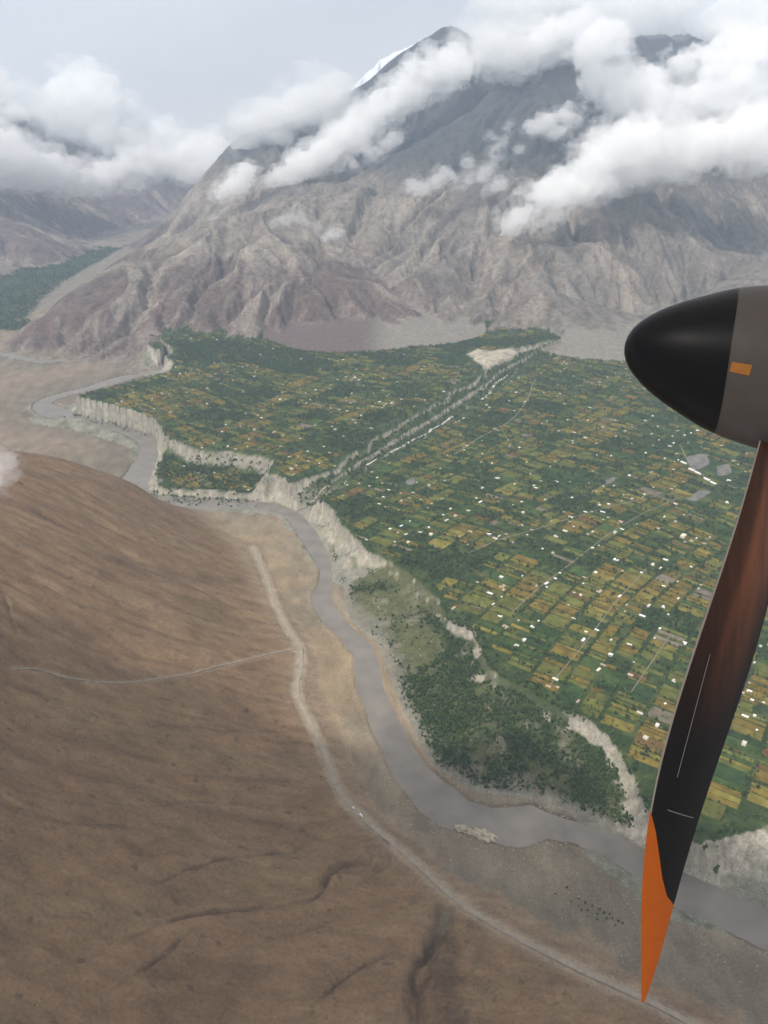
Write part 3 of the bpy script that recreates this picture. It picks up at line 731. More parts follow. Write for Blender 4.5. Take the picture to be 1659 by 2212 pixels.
# ------------------------------------------------------------------ distant snow peaks
def snow_mountain(pts, depth, label, seed):
    n, k = 220, 46
    p = np.array([at_range(a, b, depth) for a, b in pts])
    xs_ = np.linspace(p[0, 0], p[-1, 0], n); top = np.interp(xs_, p[:, 0], p[:, 2])
    S, K = np.meshgrid(np.arange(n), np.linspace(-1, 1, k))
    XX = xs_[S]; YY = depth + K * 2600 * 1.0
    ridge = top[S]
    ZZ = ridge - np.abs(K) ** 0.85 * (ridge * 0.9 + 300)
    ZZ += (ridged(XX / 900 + seed, YY / 1400, 5, seed) - 0.5) * 420 * (0.25 + np.abs(K)) + 60 * fbm(XX / 130, YY / 200, 3, seed)
    c = np.broadcast_to(C(0.78, 0.80, 0.84), XX.shape + (3,)).copy()
    gy2, gx2 = np.gradient(ZZ); sl = np.hypot(gx2 / (xs_[1] - xs_[0]), gy2 / (YY[1, 0] - YY[0, 0]))
    c = mixc(c, C(0.16, 0.155, 0.16), smooth(1.0, 1.7, sl + 0.6 * fbm(XX / 260, YY / 260, 3, seed)) * 0.85)
    c = mixc(c, C(0.17, 0.16, 0.155), smooth(1100, 700, ZZ))
    me = bpy.data.meshes.new("snow_mountain")
    ii = np.arange(n * k).reshape(k, n)
    q = np.stack([ii[:-1, :-1], ii[:-1, 1:], ii[1:, 1:], ii[1:, :-1]], -1).reshape(-1, 4)
    me.from_pydata(np.stack([XX, YY, ZZ], -1).reshape(-1, 3).tolist(), [], q.tolist())
    me.polygons.foreach_set("use_smooth", np.ones(len(q), bool))
    a = me.attributes.new("col", 'FLOAT_COLOR', 'POINT'); c4 = np.ones((n * k, 4), np.float32); c4[:, :3] = c.reshape(-1, 3); a.data.foreach_set("color", c4.ravel())
    me.materials.append(M_SNOWROCK)
    o = bpy.data.objects.new("mountain", me); COL.objects.link(o)
    return structure(o, label, "mountain")
snow_mountain([(480,260),(580,225),(640,205),(700,180),(760,170),(800,140),(840,105),(880,88),(930,95),(1000,110),(1100,90),(1200,140)], 15500, "snow covered ridge showing past the dark summit's left shoulder", 3)
snow_mountain([(1350,120),(1420,60),(1480,30),(1540,-10),(1600,-40),(1680,-30),(1760,20),(1850,60)], 14800, "sunlit snow peak breaking through cloud at the upper corner", 6)

# ------------------------------------------------------------------ fields
YARDS = [[(1484,987),(1524,978),(1535,1002),(1505,1016),(1486,1005)], [(1548,1008),(1575,1000),(1582,1024),(1550,1030)], [(1478,1078),(1515,1058),(1540,1062),(1500,1085)], [(1305,1038),(1330,1030),(1326,1042),(1308,1048)], [(875,1040),(893,1030),(898,1044),(882,1050)]]
def in_yard(x, y, grow): return np.max([sdf(G(q), x, y) for q in YARDS], axis=0) > -grow
TH = math.radians(50); ct, st_ = math.cos(TH), math.sin(TH)
def ab_to_xy(a, b):
    x = a * ct + b * st_; y = a * st_ - b * ct
    return x + 75 * np.sin(y / 430.0 + 0.6) + 20 * np.sin(b / 190.0), y + 70 * np.sin(x / 400.0) + 18 * np.sin(a / 230.0)
CROPS = {"ochre": (0.158, 0.116, 0.026), "gold": (0.172, 0.146, 0.034), "olive": (0.112, 0.118, 0.030), "green": (0.050, 0.082, 0.024), "deep": (0.032, 0.058, 0.020), "fallow": (0.165, 0.140, 0.100), "russet": (0.130, 0.080, 0.030)}
CROP_MAT = {k: plain_mat("crop " + k, v, 0.95, 0.34, 0.055, 0.05, bump=0.25, rand=0.18) for k, v in CROPS.items()}
LABEL_CROP = {"ochre": "ochre field of ripening crop on the terrace", "gold": "golden yellow field of ripe crop on the terrace", "olive": "olive green field on the terrace", "green": "bright green field on the terrace", "deep": "deep green field on the terrace", "fallow": "pale bare fallow field on the terrace", "russet": "russet brown field on the terrace"}
GROVES = [(965,1215,75,34),(1010,1560,60,40),(905,1235,45,25),(760,1100,45,20),(775,960,55,25),(1060,905,30,16),(450,760,120,20),(560,770,110,18),(650,790,70,15),(560,850,40,12),(820,905,50,14),(1180,880,50,10),(1330,960,50,12),(1230,1085,50,14),(1590,1030,40,14),(1540,900,90,16),(1400,1340,40,25),(1480,1345,30,18),(1130,745,80,10),(990,745,60,10),(860,780,50,10),(200,858,50,8),(380,955,35,12),(480,900,60,10),(620,870,30,8),(690,900,40,9),(740,850,40,8)]
def grove_w(x, y):
    px, py, _ = project(x, y, SLOPE * (y - Y0))
    g = np.zeros(np.shape(x))
    for gx, gy, rx, ry in GROVES:
        g = np.maximum(g, 1.25 - ((px - gx) / rx) ** 2 - ((py - gy) / ry) ** 2)
    return g
fields = []       # (corners 4x2, kind)
edges = []        # tree rows along plot borders
b = -3600.0
strip_rng = np.random.default_rng(11)
while b < 3400:
    wcol = strip_rng.uniform(34, 82)
    a = -200.0 + strip_rng.uniform(0, 30)
    lane = strip_rng.random() < 0.35
    while a < 5200:
        wa = strip_rng.choice([9, 11, 14, 17, 22, 29, 40], p=[.10, .18, .2, .2, .16, .11, .05])
        wa *= strip_rng.uniform(0.9, 1.1)
        b0_, b1_ = b + (5 if lane else 3.2), b + wcol - 3.2
        if strip_rng.random() < 0.12: b1_ = b + wcol * strip_rng.uniform(0.45, 0.75)
        sk = strip_rng.normal(0, 1.2, 4)
        aa = np.array([a + 1.5 + sk[0], a + wa - 1.5 + sk[1], a + wa - 1.5 + sk[2], a + 1.5 + sk[3]]); bb = np.array([b0_, b0_, b1_, b1_])
        fx, fy = ab_to_xy(aa, bb)
        fields.append((fx, fy, a, wa, b0_, b1_))
        a += wa
    b += wcol
FX = np.array([f[0] for f in fields]); FY = np.array([f[1] for f in fields])
fcx, fcy = FX.mean(1), FY.mean(1)
corner_ok = np.ones(len(FX), bool)
for c_ in range(4):
    corner_ok &= (NR.sample(DT, FX[:, c_], FY[:, c_]) > 7) & (FY[:, c_] > 500) & (FY[:, c_] < 5100)
_hz = np.stack([height(FX[:, c_], FY[:, c_]) for c_ in range(4)], 1); corner_ok &= np.ptp(_hz, axis=1) < 6
corner_ok &= (NR.sample(DS, fcx, fcy) < -14) & (NR.sample(FAN_ON.astype(float), fcx, fcy) < 0.1)
zm_c = np.where(fcy < 3350, -500, MR.sample(mz, fcx, fcy)); corner_ok &= zm_c < NR.sample(near, fcx, fcy) - 6
corner_ok &= ~in_yard(fcx, fcy, 16)
ppx, ppy, pdep = project(fcx, fcy, SLOPE * (fcy - Y0))
inframe = (ppx > -60) & (ppx < 1720) & (ppy > 0) & (ppy < 2280)
west = NR.sample(DW, fcx, fcy) > 0
lowf = NR.sample(wl_, fcx, fcy) > 0.3
fn = fbm(fcx / 240, fcy / 240, 3, 4); fn2 = fbm(fcx / 120, fcy / 120, 2, 9)
fr = strip_rng.random(len(FX))
gw = grove_w(fcx, fcy)
p_field = np.where(west, 0.82 + 0.75 * fn, 0.76 + 0.5 * fn) - 0.9 * (gw > 0) + np.where(ppy > 1250, 0.16, 0.0)
keep = corner_ok & inframe & (fr < p_field)
kinds = []
for i in range(len(FX)):
    r = strip_rng.random(); t = fn[i] * 0.6 + fn2[i] * 0.5 + strip_rng.normal(0, 0.17)
    near_f = (ppy[i] - 900) / 700.0
    t += 0.09 * near_f + (0.07 if west[i] else 0.0)
    if r < 0.035: k = "fallow"
    elif t > 0.34: k = "ochre"
    elif t > 0.20: k = "gold"
    elif t > 0.13: k = "russet" if strip_rng.random() < 0.35 else "ochre"
    elif t > -0.10: k = "olive"
    elif t > -0.24: k = "green"
    else: k = "deep"
    kinds.append(k)
kinds = np.array(kinds)
sel = np.where(keep)[0]
area_px = []
for i in sel:
    qx, qy, _ = project(FX[i], FY[i], np.full(4, SLOPE * (fcy[i] - Y0)))
    area_px.append(abs(np.dot(qx, np.roll(qy, 1)) - np.dot(qy, np.roll(qx, 1))) / 2)
area_px = np.array(area_px)
vis_ = (ppx[sel] > 0) & (ppx[sel] < 1659) & (ppy[sel] < 2000)
blade_l = np.interp(ppy[sel], [930, 1100, 1300, 1500, 1700, 1900], [1625, 1588, 1520, 1452, 1408, 1391]); blade_r = np.interp(ppy[sel], [930, 1100, 1300, 1500, 1700, 1900], [1720, 1705, 1672, 1622, 1545, 1478])
hidden = (ppx[sel] > blade_l - 5) & (ppx[sel] < blade_r + 5) & (ppy[sel] > 900)
order = np.argsort(-np.where(vis_ & ~hidden, area_px, 0))
big_f = set(sel[order[:300]].tolist())
def slab(corners_x, corners_y, h):
    """a plot of standing crop: top draped over the ground, low sides"""
    cx, cy = corners_x.mean(), corners_y.mean()
    v = []
    for x, y in zip(corners_x, corners_y):
        z = float(height(x, y)); v.append((x, y, z + h)); v.append((x, y, z - 0.8))
    f = [(0, 2, 4, 6)] + [(2 * i, 2 * i + 1, 2 * ((i + 1) % 4) + 1, 2 * ((i + 1) % 4)) for i in range(4)]
    return v, f
def link_mesh(name, v, f, mats, parent=None, midx=None, smooth_=False):
    me = bpy.data.meshes.new(name); me.from_pydata(v, [], f)
    for m in mats: me.materials.append(m)
    if midx is not None: me.polygons.foreach_set("material_index", np.array(midx, np.int32))
    if smooth_: me.polygons.foreach_set("use_smooth", np.ones(len(me.polygons), bool))
    me.update()
    o = bpy.data.objects.new(name, me); COL.objects.link(o)
    if parent is not None: o.parent = parent
    return o
rest_v, rest_f, rest_m = [], [], []
klist = list(CROPS)
allm = [CROP_MAT[k] for k in klist]
HZ = height(FX[sel].ravel(), FY[sel].ravel()).reshape(-1, 4)
for n_, i in enumerate(sel):
    k = kinds[i]; h = {"ochre": .9, "gold": .9, "olive": .6, "green": .4, "deep": .8, "fallow": .25, "russet": .5}[k]
    v = []
    for c_ in range(4):
        v += [(FX[i, c_], FY[i, c_], HZ[n_, c_] + h), (FX[i, c_], FY[i, c_], HZ[n_, c_] - 0.8)]
    f = [(0, 2, 4, 6)] + [(2 * q, 2 * q + 1, 2 * ((q + 1) % 4) + 1, 2 * ((q + 1) % 4)) for q in range(4)]
    if i in big_f:
        o = link_mesh("field", v, f, [CROP_MAT[k]], FARM)
        o["label"] = LABEL_CROP[k]
    else:
        s = len(rest_v); rest_v += v; rest_f += [tuple(s + w for w in q) for q in f]; rest_m += [klist.index(k)] * 5
o = link_mesh("small_fields", rest_v, rest_f, allm, FARM, rest_m); o["kind"] = "stuff"; o["label"] = "patchwork of small distant ochre and green fields"
print("fields", len(sel), time.time() - T0)

# ------------------------------------------------------------------ roads
M_LANE = plain_mat("dusty farm lane", (0.20, 0.175, 0.135), 0.95, 0.2, 0.1, 0.1)
M_ROAD = plain_mat("dusty gravel road", (0.30, 0.26, 0.205), 0.95, 0.16, 0.12, 0.1)
M_RUT = plain_mat("packed wheel ruts", (0.44, 0.39, 0.31), 0.95, 0.14, 0.2, 0.1)
M_STREAM = plain_mat("white dry stream stones", (0.52, 0.50, 0.44), 0.95, 0.15, 0.2, 0.1)
def ribbon(name, line, half, mat, lift, label, cat="road", jitter=0.0, parent=None):
    line = np.asarray(line)
    t = np.gradient(line, axis=0); t /= np.linalg.norm(t, axis=1)[:, None] + 1e-9
    nrm = np.c_[-t[:, 1], t[:, 0]]
    cols_ = [-1, -0.5, 0, 0.5, 1]
    wj = half * (1 + jitter * fbm(line[:, 0] / 30, line[:, 1] / 30, 2, 3))
    pts = np.stack([line + nrm * (c * wj)[:, None] for c in cols_], 1)
    z = height(pts[..., 0].ravel(), pts[..., 1].ravel()).reshape(pts.shape[:2])
    zc = z.max(1, keepdims=True) * 0.6 + z * 0.4 + lift
    v = np.concatenate([pts, zc[..., None]], -1).reshape(-1, 3).tolist()
    k = len(cols_)
    f = [(i * k + j, i * k + j + 1, (i + 1) * k + j + 1, (i + 1) * k + j) for i in range(len(line) - 1) for j in range(k - 1)]
    o = link_mesh(name, v, f, [mat], parent, smooth_=True)
    if parent is None: structure(o, label, cat)
    return o
ribbon("road", main_line, 4.2, M_ROAD, 1.3, "pale dirt road running along the foot of the brown hill", jitter=0.25)
ribbon("track", side_line, 2.0, M_ROAD, 1.0, "faint track branching off across the brown hillside", "track", jitter=0.5)
def plain_line(pxs, step=14): return spline(G(pxs), max(6, int(np.hypot(*np.diff(np.array(G(pxs)), axis=0).T).sum() / step)))
ROADS = [([(976,986),(1034,946),(1090,918),(1118,895),(1144,857),(1149,832),(1158,818)], 4.0, "straight pale road through the fields up towards the ravine mouth"),
         ([(1100,1330),(1157,1275),(1241,1211),(1317,1152),(1387,1110),(1480,1070)], 2.8, "long lane slanting through the ochre fields past roadside houses"),
         ([(1004,1199),(1080,1165),(1169,1140),(1284,1104),(1387,1078),(1500,1058)], 3.2, "main lane across the middle of the fields to the gravel yard"),
         ([(1180,1490),(1260,1395),(1330,1300),(1400,1225)], 2.4, "narrow lane between ochre plots beside the lower scarp"),
         ([(1468,960),(1480,985),(1492,1008),(1515,1025),(1545,1048)], 4.5, "road curving round the grey gravel yard"),
         ([(1145,856),(1190,845),(1240,850),(1290,838)], 2.8, "short lane crossing the straight road in the upper fields"),
         ([(1340,935),(1375,920),(1410,905)], 2.8, "short pale lane near the spinner's shadow side"),
         ([(1360,1500),(1415,1420),(1450,1370)], 2.4, "narrow lane lined with houses near the blade")]
field_lines = []
for pxs, half, lab in ROADS:
    ln = plain_line(pxs); field_lines.append(ln)
    ribbon("road", ln, half * 0.5, M_LANE, 1.0, lab, jitter=0.4)
for pxs, half, lab in [([(790,1006),(813,991),(847,969),(892,946),(922,932),(953,916),(981,899)], 5.0, "white dry stream bed along the ravine's lower rim"),
                       ([(1037,865),(1054,854),(1062,846)], 5.5, "short white stream bed in the middle of the ravine"),
                       ([(1062,838),(1068,826),(1082,816),(1099,806)], 5.0, "white hooked stream bed near the top of the ravine")]:
    ln = plain_line(pxs)
    ribbon("stream_path", ln, half, M_STREAM, 1.2, lab, "stream bed", jitter=0.5)
ribbon("path", spline([march(*p) for p in [(636,1106),(650,1101),(668,1090),(684,1076),(690,1066),(705,1052)]], 30), 3.0, M_ROAD, 1.5, "pale ramp path climbing from the river to the terrace edge", "path")
M_YARD = plain_mat("grey gravel yard", (0.165, 0.158, 0.145), 0.95, 0.35, 0.05, 0.1)
def patch(name, pxs, mat, label):
    p = np.array(G(pxs)); c = p.mean(0)
    ring = spline(np.vstack([p, p[:1]]), 40)[:-1]
    v = [(x, y, float(height(x, y)) + 0.6) for x, y in ring] + [(c[0], c[1], float(height(*c)) + 0.6)]
    f = [(i, (i + 1) % len(ring), len(ring)) for i in range(len(ring))]
    structure(link_mesh(name, v, f, [mat]), label, "yard")
patch("gravel_ground", [(1484,987),(1524,978),(1535,1002),(1505,1016),(1486,1005)], M_YARD, "square grey gravel yard beside a curved row of long roofs")
patch("gravel_ground", [(1548,1008),(1575,1000),(1582,1024),(1550,1030)], M_YARD, "grey gravel strip between the square yard and the blade")
patch("gravel_ground", [(1478,1078),(1515,1058),(1540,1062),(1500,1085)], M_YARD, "narrow grey gravel lot below the curved row of roofs")
patch("gravel_ground", [(1305,1038),(1330,1030),(1326,1042),(1308,1048)], M_YARD, "small pale gravel lot among houses in the middle fields")
patch("gravel_ground", [(875,1040),(893,1030),(898,1044),(882,1050)], M_YARD, "small bare lot beside a long roof above the scarp")

# ------------------------------------------------------------------ houses
M_WALL = [plain_mat("mud plaster", (0.36, 0.30, 0.22), 0.9, 0.12, 0.4), plain_mat("whitewashed plaster", (0.62, 0.58, 0.50), 0.9, 0.1, 0.4), plain_mat("grey block", (0.33, 0.32, 0.30), 0.9, 0.12, 0.4)]
M_ROOF = {"white": plain_mat("white sheet roof", (0.82, 0.83, 0.84), 0.45, 0.06, 0.3, 0.4), "pale": plain_mat("pale cement roof", (0.56, 0.53, 0.47), 0.9, 0.12, 0.3), "tan": plain_mat("mud roof", (0.40, 0.32, 0.235), 0.95, 0.14, 0.3), "pink": plain_mat("faded pink roof", (0.55, 0.38, 0.31), 0.9, 0.12, 0.3), "cream": plain_mat("cream roof", (0.74, 0.68, 0.52), 0.8, 0.08, 0.3)}
M_DARK = plain_mat("dark opening", (0.03, 0.03, 0.03), 0.6, 0.1, 1.0)
def boxes_mesh(name, boxes, mats):
    v, f, mi = [], [], []
    for (x0, x1, y0, y1, z0, z1, m) in boxes:
        s = len(v)
        v += [(x0, y0, z0), (x1, y0, z0), (x1, y1, z0), (x0, y1, z0), (x0, y0, z1), (x1, y0, z1), (x1, y1, z1), (x0, y1, z1)]
        f += [tuple(s + i for i in q) for q in ((0, 3, 2, 1), (4, 5, 6, 7), (0, 1, 5, 4), (1, 2, 6, 5), (2, 3, 7, 6), (3, 0, 4, 7))]; mi += [m] * 6
    me = bpy.data.meshes.new(name); me.from_pydata(v, [], f)
    for m in mats: me.materials.append(m)
    me.polygons.foreach_set("material_index", np.array(mi, np.int32)); me.update()
    return me
def gable_mesh(name, blocks, mat):
    v, f = [], []
    for (x0, x1, y0, y1, z0, h) in blocks:
        s = len(v); ym = (y0 + y1) / 2
        v += [(x0, y0, z0), (x1, y0, z0), (x1, y1, z0), (x0, y1, z0), (x0, ym, z0 + h), (x1, ym, z0 + h)]
        f += [(s, s + 1, s + 5, s + 4), (s + 2, s + 3, s + 4, s + 5), (s + 1, s + 2, s + 5), (s + 3, s, s + 4), (s, s + 3, s + 2, s + 1)]
    me = bpy.data.meshes.new(name); me.from_pydata(v, [], f); me.materials.append(mat); me.update()
    return me
FOOT = {"small": [(-5, 5, -3.5, 3.5, 3.4)], "long": [(-10, 10, -3.8, 3.8, 3.6)], "angled": [(-8, 8, -3.5, 3.5, 3.6), (2.5, 8, 3.5, 10, 3.3)], "tall": [(-6.5, 6.5, -5, 5, 6.6)], "court": [(-10, 10, -9, -3.5, 3.4), (-10, -4, -3.5, 7, 3.2), (4, 10, -3.5, 2, 3.3)]}
WALL_ME, ROOF_ME, OPEN_ME = {}, {}, {}
for fk, blocks in FOOT.items():
    for wi, wm in enumerate(M_WALL):
        WALL_ME[fk, wi] = boxes_mesh("wall", [(x0, x1, y0, y1, -1.5, h, 0) for x0, x1, y0, y1, h in blocks], [wm])
    for rk, rm in M_ROOF.items():
        if fk == "long" and rk == "white":
            ROOF_ME[fk, rk] = gable_mesh("roof", [(x0 - .5, x1 + .5, y0 - .6, y1 + .6, h + 0.003, 1.3) for x0, x1, y0, y1, h in blocks], rm)
        else:
            e = 0.35
            ROOF_ME[fk, rk] = boxes_mesh("roof", [(x0 - e, x1 + e, y0 - e, (y1 + e if bi == 0 else y1 + e - 0.01), h + 0.003 + 0.02 * bi, h + 0.35 + 0.02 * bi, 0) for bi, (x0, x1, y0, y1, h) in enumerate(blocks)], [rm])
    bx = []
    for x0, x1, y0, y1, h in blocks[:1]:
        w_ = x1 - x0
        bx.append((x0 + w_ * .45, x0 + w_ * .45 + 1.2, y0 - 0.06, y0 + 0.02, -0.2, 2.1, 0))
        for q in (0.15, 0.28, 0.68, 0.85): bx.append((x0 + w_ * q, x0 + w_ * q + 1.1, y0 - 0.05, y0 + 0.02, 1.0, 2.2, 0))
    OPEN_ME[fk] = boxes_mesh("openings", bx, [M_DARK])
hpx = []
for (ox, oy, s, lst) in [
    (995.4, 995.4, .28, [(168,213),(415,182),(650,302),(858,288),(1045,240),(1485,208),(1405,283),(1095,400),(1012,397),(1010,440),(738,583),(805,543),(1018,552),(1040,868),(1393,867),(1565,970),(1070,350),(512,573),(404,345),(280,138),(765,868),(730,912),(555,1283),(600,1240),(300,1205),(965,1330),(945,1388),(830,1115),(875,1020),(925,1040),(1155,1505),(1400,1203),(1535,1300),(1600,1190),(1200,765),(630,680),(1240,310),(1175,780),(1065,655),(1015,680),(215,570),(75,548),(312,907),(660,950),(945,950),(1480,800),(1230,475),(1570,435),(1520,525),(1640,70),(1580,765),(1160,1385),(320,970),(1180,195),(1100,200),(1300,118),(150,322),(120,290),(580,212),(240,20),(690,45),(1140,343),(1320,300),(1255,470),(1190,560),(870,510),(980,570),(845,440),(1540,830),(1300,1420),(970,1420),(1050,1310),(340,1285),(490,1390),(250,1110),(330,1000),(1560,1130),(1450,1125),(1280,1115),(1225,1050)]),
    (663.6, 1028.6, .28, [(1060,35),(845,50),(1350,95),(793,350),(955,455),(930,245),(1105,258),(1145,310),(1075,345),(725,388),(940,400),(640,415),(870,435),(675,510),(1310,175),(1335,203),(1590,222),(1605,62),(1260,430),(1480,465),(1395,455),(1495,790),(1480,1090),(1500,935),(1435,995),(1130,1020),(480,80),(705,265),(275,155),(400,60),(630,110),(820,130),(940,77),(1470,20),(590,165),(700,440),(780,515),(760,450),(310,70),(540,15),(1240,270),(1520,1165),(1410,910),(1480,860)]),
    (829.5, 663.6, .5, [(915,1150),(1112,1150),(640,1382),(945,888),(1165,780),(1325,545),(1350,490),(1480,845),(1490,750),(1210,1210),(1460,600),(1130,630),(1000,490),(610,410),(790,245),(930,325),(455,435),(310,500),(555,855),(265,750),(425,780),(110,925),(400,610),(425,635),(780,420),(690,370),(880,490),(980,645),(920,640),(570,370),(1160,470),(1130,490),(1340,480),(890,255),(760,375),(830,340),(1070,590),(1250,590),(1530,680),(1190,955),(1330,1010),(1350,1000),(1300,1015)]),
    (829.5, 1393.6, .5, [(975,45),(740,150),(770,145),(710,180),(838,245),(1130,405),(1105,295),(1250,155),(1215,255),(1560,310),(1600,310),(1555,430),(1065,130),(1180,350),(1580,200),(1610,370),(1640,250),(1590,240),(1620,330),(1560,190)]),
    (0, 663.6, .5, [(895,420),(1250,660),(1400,620),(1220,370),(1520,375),(1290,340),(930,290),(1210,400),(1605,540),(1560,480),(1450,540),(1485,575),(985,605),(1050,370),(700,375),(820,580),(1100,300),(1180,180),(1300,225),(1540,270),(1340,400),(1130,480),(960,540),(760,260),(1640,420),(1500,455),(1430,440),(1000,770),(790,770),(1070,605),(1330,640),(1610,440),(720,780)])]:
    hpx += [(ox + cx * s, oy + cy * s, True) for cx, cy in lst]
special = {}
hrng = np.random.default_rng(21)
hp = [on_plain(p[0], p[1]) for p in hpx]
n_traced = len(hp)
# further houses strung along the lanes and plot borders
tries = 0
while len(hp) < 700 and tries < 40000:
    tries += 1
    i = sel[hrng.integers(len(sel))] if hrng.random() < 0.75 else hrng.integers(len(FX))
    if not corner_ok[i] or not inframe[i]: continue
    t = hrng.random(); e0, e1 = ((0, 1), (2, 3))[hrng.integers(2)]
    x, y = FX[i, e0] * (1 - t) + FX[i, e1] * t, FY[i, e0] * (1 - t) + FY[i, e1] * t
    cl = fbm(np.array([x / 170]), np.array([y / 170]), 2, 15)[0]
    if hrng.random() > 0.30 + 1.6 * max(cl, 0) : continue
    if NR.sample(DT, x, y) < 18: continue
    hp.append((x + hrng.normal(0, 4), y + hrng.normal(0, 4)))
hp = np.array(hp)
ok = (NR.sample(DT, hp[:, 0], hp[:, 1]) > 6)
hz = height(hp[:, 0], hp[:, 1])
qx, qy, qd = project(hp[:, 0], hp[:, 1], hz)
bl = np.interp(qy, [930, 1100, 1300, 1500, 1700, 1900], [1625, 1588, 1520, 1452, 1408, 1391]); br = np.interp(qy, [930, 1100, 1300, 1500, 1700, 1900], [1720, 1705, 1672, 1622, 1545, 1478])
seen = (qx > 2) & (qx < 1657) & ~((qx > bl - 8) & (qx < br + 8) & (qy > 930)) & ~((qx > 1400) & (qy > 700) & (qy < np.interp(qx, [1352, 1452, 1575, 1660], [744, 865, 935, 960])))
sizes = np.array([0] * len(hp), object)
taken = []
houses = []
for i in range(len(hp)):
    if not ok[i] and i >= n_traced: continue
    if any((hp[i, 0] - a) ** 2 + (hp[i, 1] - b_) ** 2 < 17 ** 2 for a, b_ in taken): continue
    taken.append((hp[i, 0], hp[i, 1])); houses.append(i)
score = sorted([i for i in houses if seen[i]], key=lambda i: (i >= n_traced, qd[i]))
indiv = set(score[:290])
HGROUP = "flat roofed houses scattered over the farmed terraces"
def where(i):
    x, y = qx[i], qy[i]
    if NR.sample(DW, hp[i, 0], hp[i, 1]) > 0:
        if y < 800: return "on the far upper part of the western terrace"
        if x < 560: return "on the western terrace towards the river loop"
        return "on the western terrace near the ravine"
    if y > 1500: return "in the lowest fields below the blade" if x < 1450 else "in the fields beyond the blade's edge"
    if x < 900: return "near the terrace edge above the river"
    if y > 1300: return "among ochre fields above the lower scarp"
    if x > 1420 and y < 1130: return "near the grey gravel yard"
    if y < 900: return "in the upper fields towards the ravine mouth"
    if x > 1300: return "in the fields left of the blade" if y > 1130 else "in the tree-dotted fields below the spinner"
    if y < 1050: return "beside the straight road fields"
    return "in the middle of the patchwork fields"
SIZE_W = {"small": "small", "long": "long", "angled": "two-winged", "tall": "two-storey", "court": "courtyard"}
rw_v, rw_f, rw_m = [], [], []
rk_list = list(M_ROOF)
for i in houses:
    near_ = i < n_traced
    fk = hrng.choice(["small", "long", "angled", "tall", "court"], p=[.40, .24, .16, .12, .08])
    rk = hrng.choice(rk_list, p=[.44, .27, .10, .08, .11] if near_ else [.18, .32, .32, .10, .08])
    wi = int(hrng.integers(3))
    ang = TH + hrng.choice([0, math.pi / 2, math.pi, -math.pi / 2]) + hrng.normal(0, 0.06)
    sc = hrng.uniform(0.40, 0.66) * (1.0 + 0.12 * near_)
    x, y = hp[i]; z = float(hz[i]) + 0.3
    if i in indiv:
        root = bpy.data.objects.new("house", None); COL.objects.link(root)
        root.empty_display_size = 5
        root.location = (x, y, z); root.rotation_euler = (0, 0, ang); root.scale = (sc, sc, sc)
        for nm, me in (("wall", WALL_ME[fk, wi]), ("roof", ROOF_ME[fk, rk])):
            c = bpy.data.objects.new(nm, me); COL.objects.link(c); c.parent = root
        root["label"] = f"{SIZE_W[fk]} {rk}-roofed house {where(i)}"
        root["category"] = "house"; root["group"] = HGROUP
    else:
        ca, sa = math.cos(ang) * sc, math.sin(ang) * sc
        for me, base in ((WALL_ME[fk, wi], wi), (ROOF_ME[fk, rk], 3 + rk_list.index(rk))):
            s = len(rw_v)
            rw_v += [(x + v.co.x * ca - v.co.y * sa, y + v.co.x * sa + v.co.y * ca, z + v.co.z * sc) for v in me.vertices]
            rw_f += [tuple(s + q for q in p.vertices) for p in me.polygons]; rw_m += [base] * len(me.polygons)
o = link_mesh("far_houses", rw_v, rw_f, M_WALL + [M_ROOF[k] for k in rk_list], None, rw_m)
o["kind"] = "stuff"; o["label"] = "tiny distant houses strung along lanes through the far fields"; o["category"] = "houses"
# the long roofs along the edge of the gravel yard and the big cream building
def place_house(px, py, fk, rk, wi, ang, scale, label):
    x, y = on_plain(px, py); z = float(height(x, y)) + 0.3
    root = bpy.data.objects.new("house", None); COL.objects.link(root)
    root.location = (x, y, z); root.rotation_euler = (0, 0, ang); root.scale = scale
    for nm, me in (("wall", WALL_ME[fk, wi]), ("roof", ROOF_ME[fk, rk])):
        c = bpy.data.objects.new(nm, me); COL.objects.link(c); c.parent = root
    root["label"] = label; root["category"] = "house"; root["group"] = HGROUP
    taken.append((x, y))
for k_, (a, b_, lab) in enumerate([(1477,1001,"topmost long white roof in the curved row by the grey yard"),(1494,1016,"second long white roof in the curved row by the grey yard"),(1507,1023,"third long white roof in the curved row by the grey yard"),(1527,1037,"fourth long white roof in the curved row by the grey yard"),(1541,1045,"lowest long white roof in the curved row by the grey yard")]):
    place_house(a, b_, "long", "white", 1, math.radians(-62), (1.15, 0.9, 0.9), lab)
place_house(1476, 1160, "tall", "cream", 1, TH, (1.3, 1.1, 1.0), "large cream two-storey building among trees just left of the blade")
print("houses", len(houses), len(indiv), time.time() - T0)

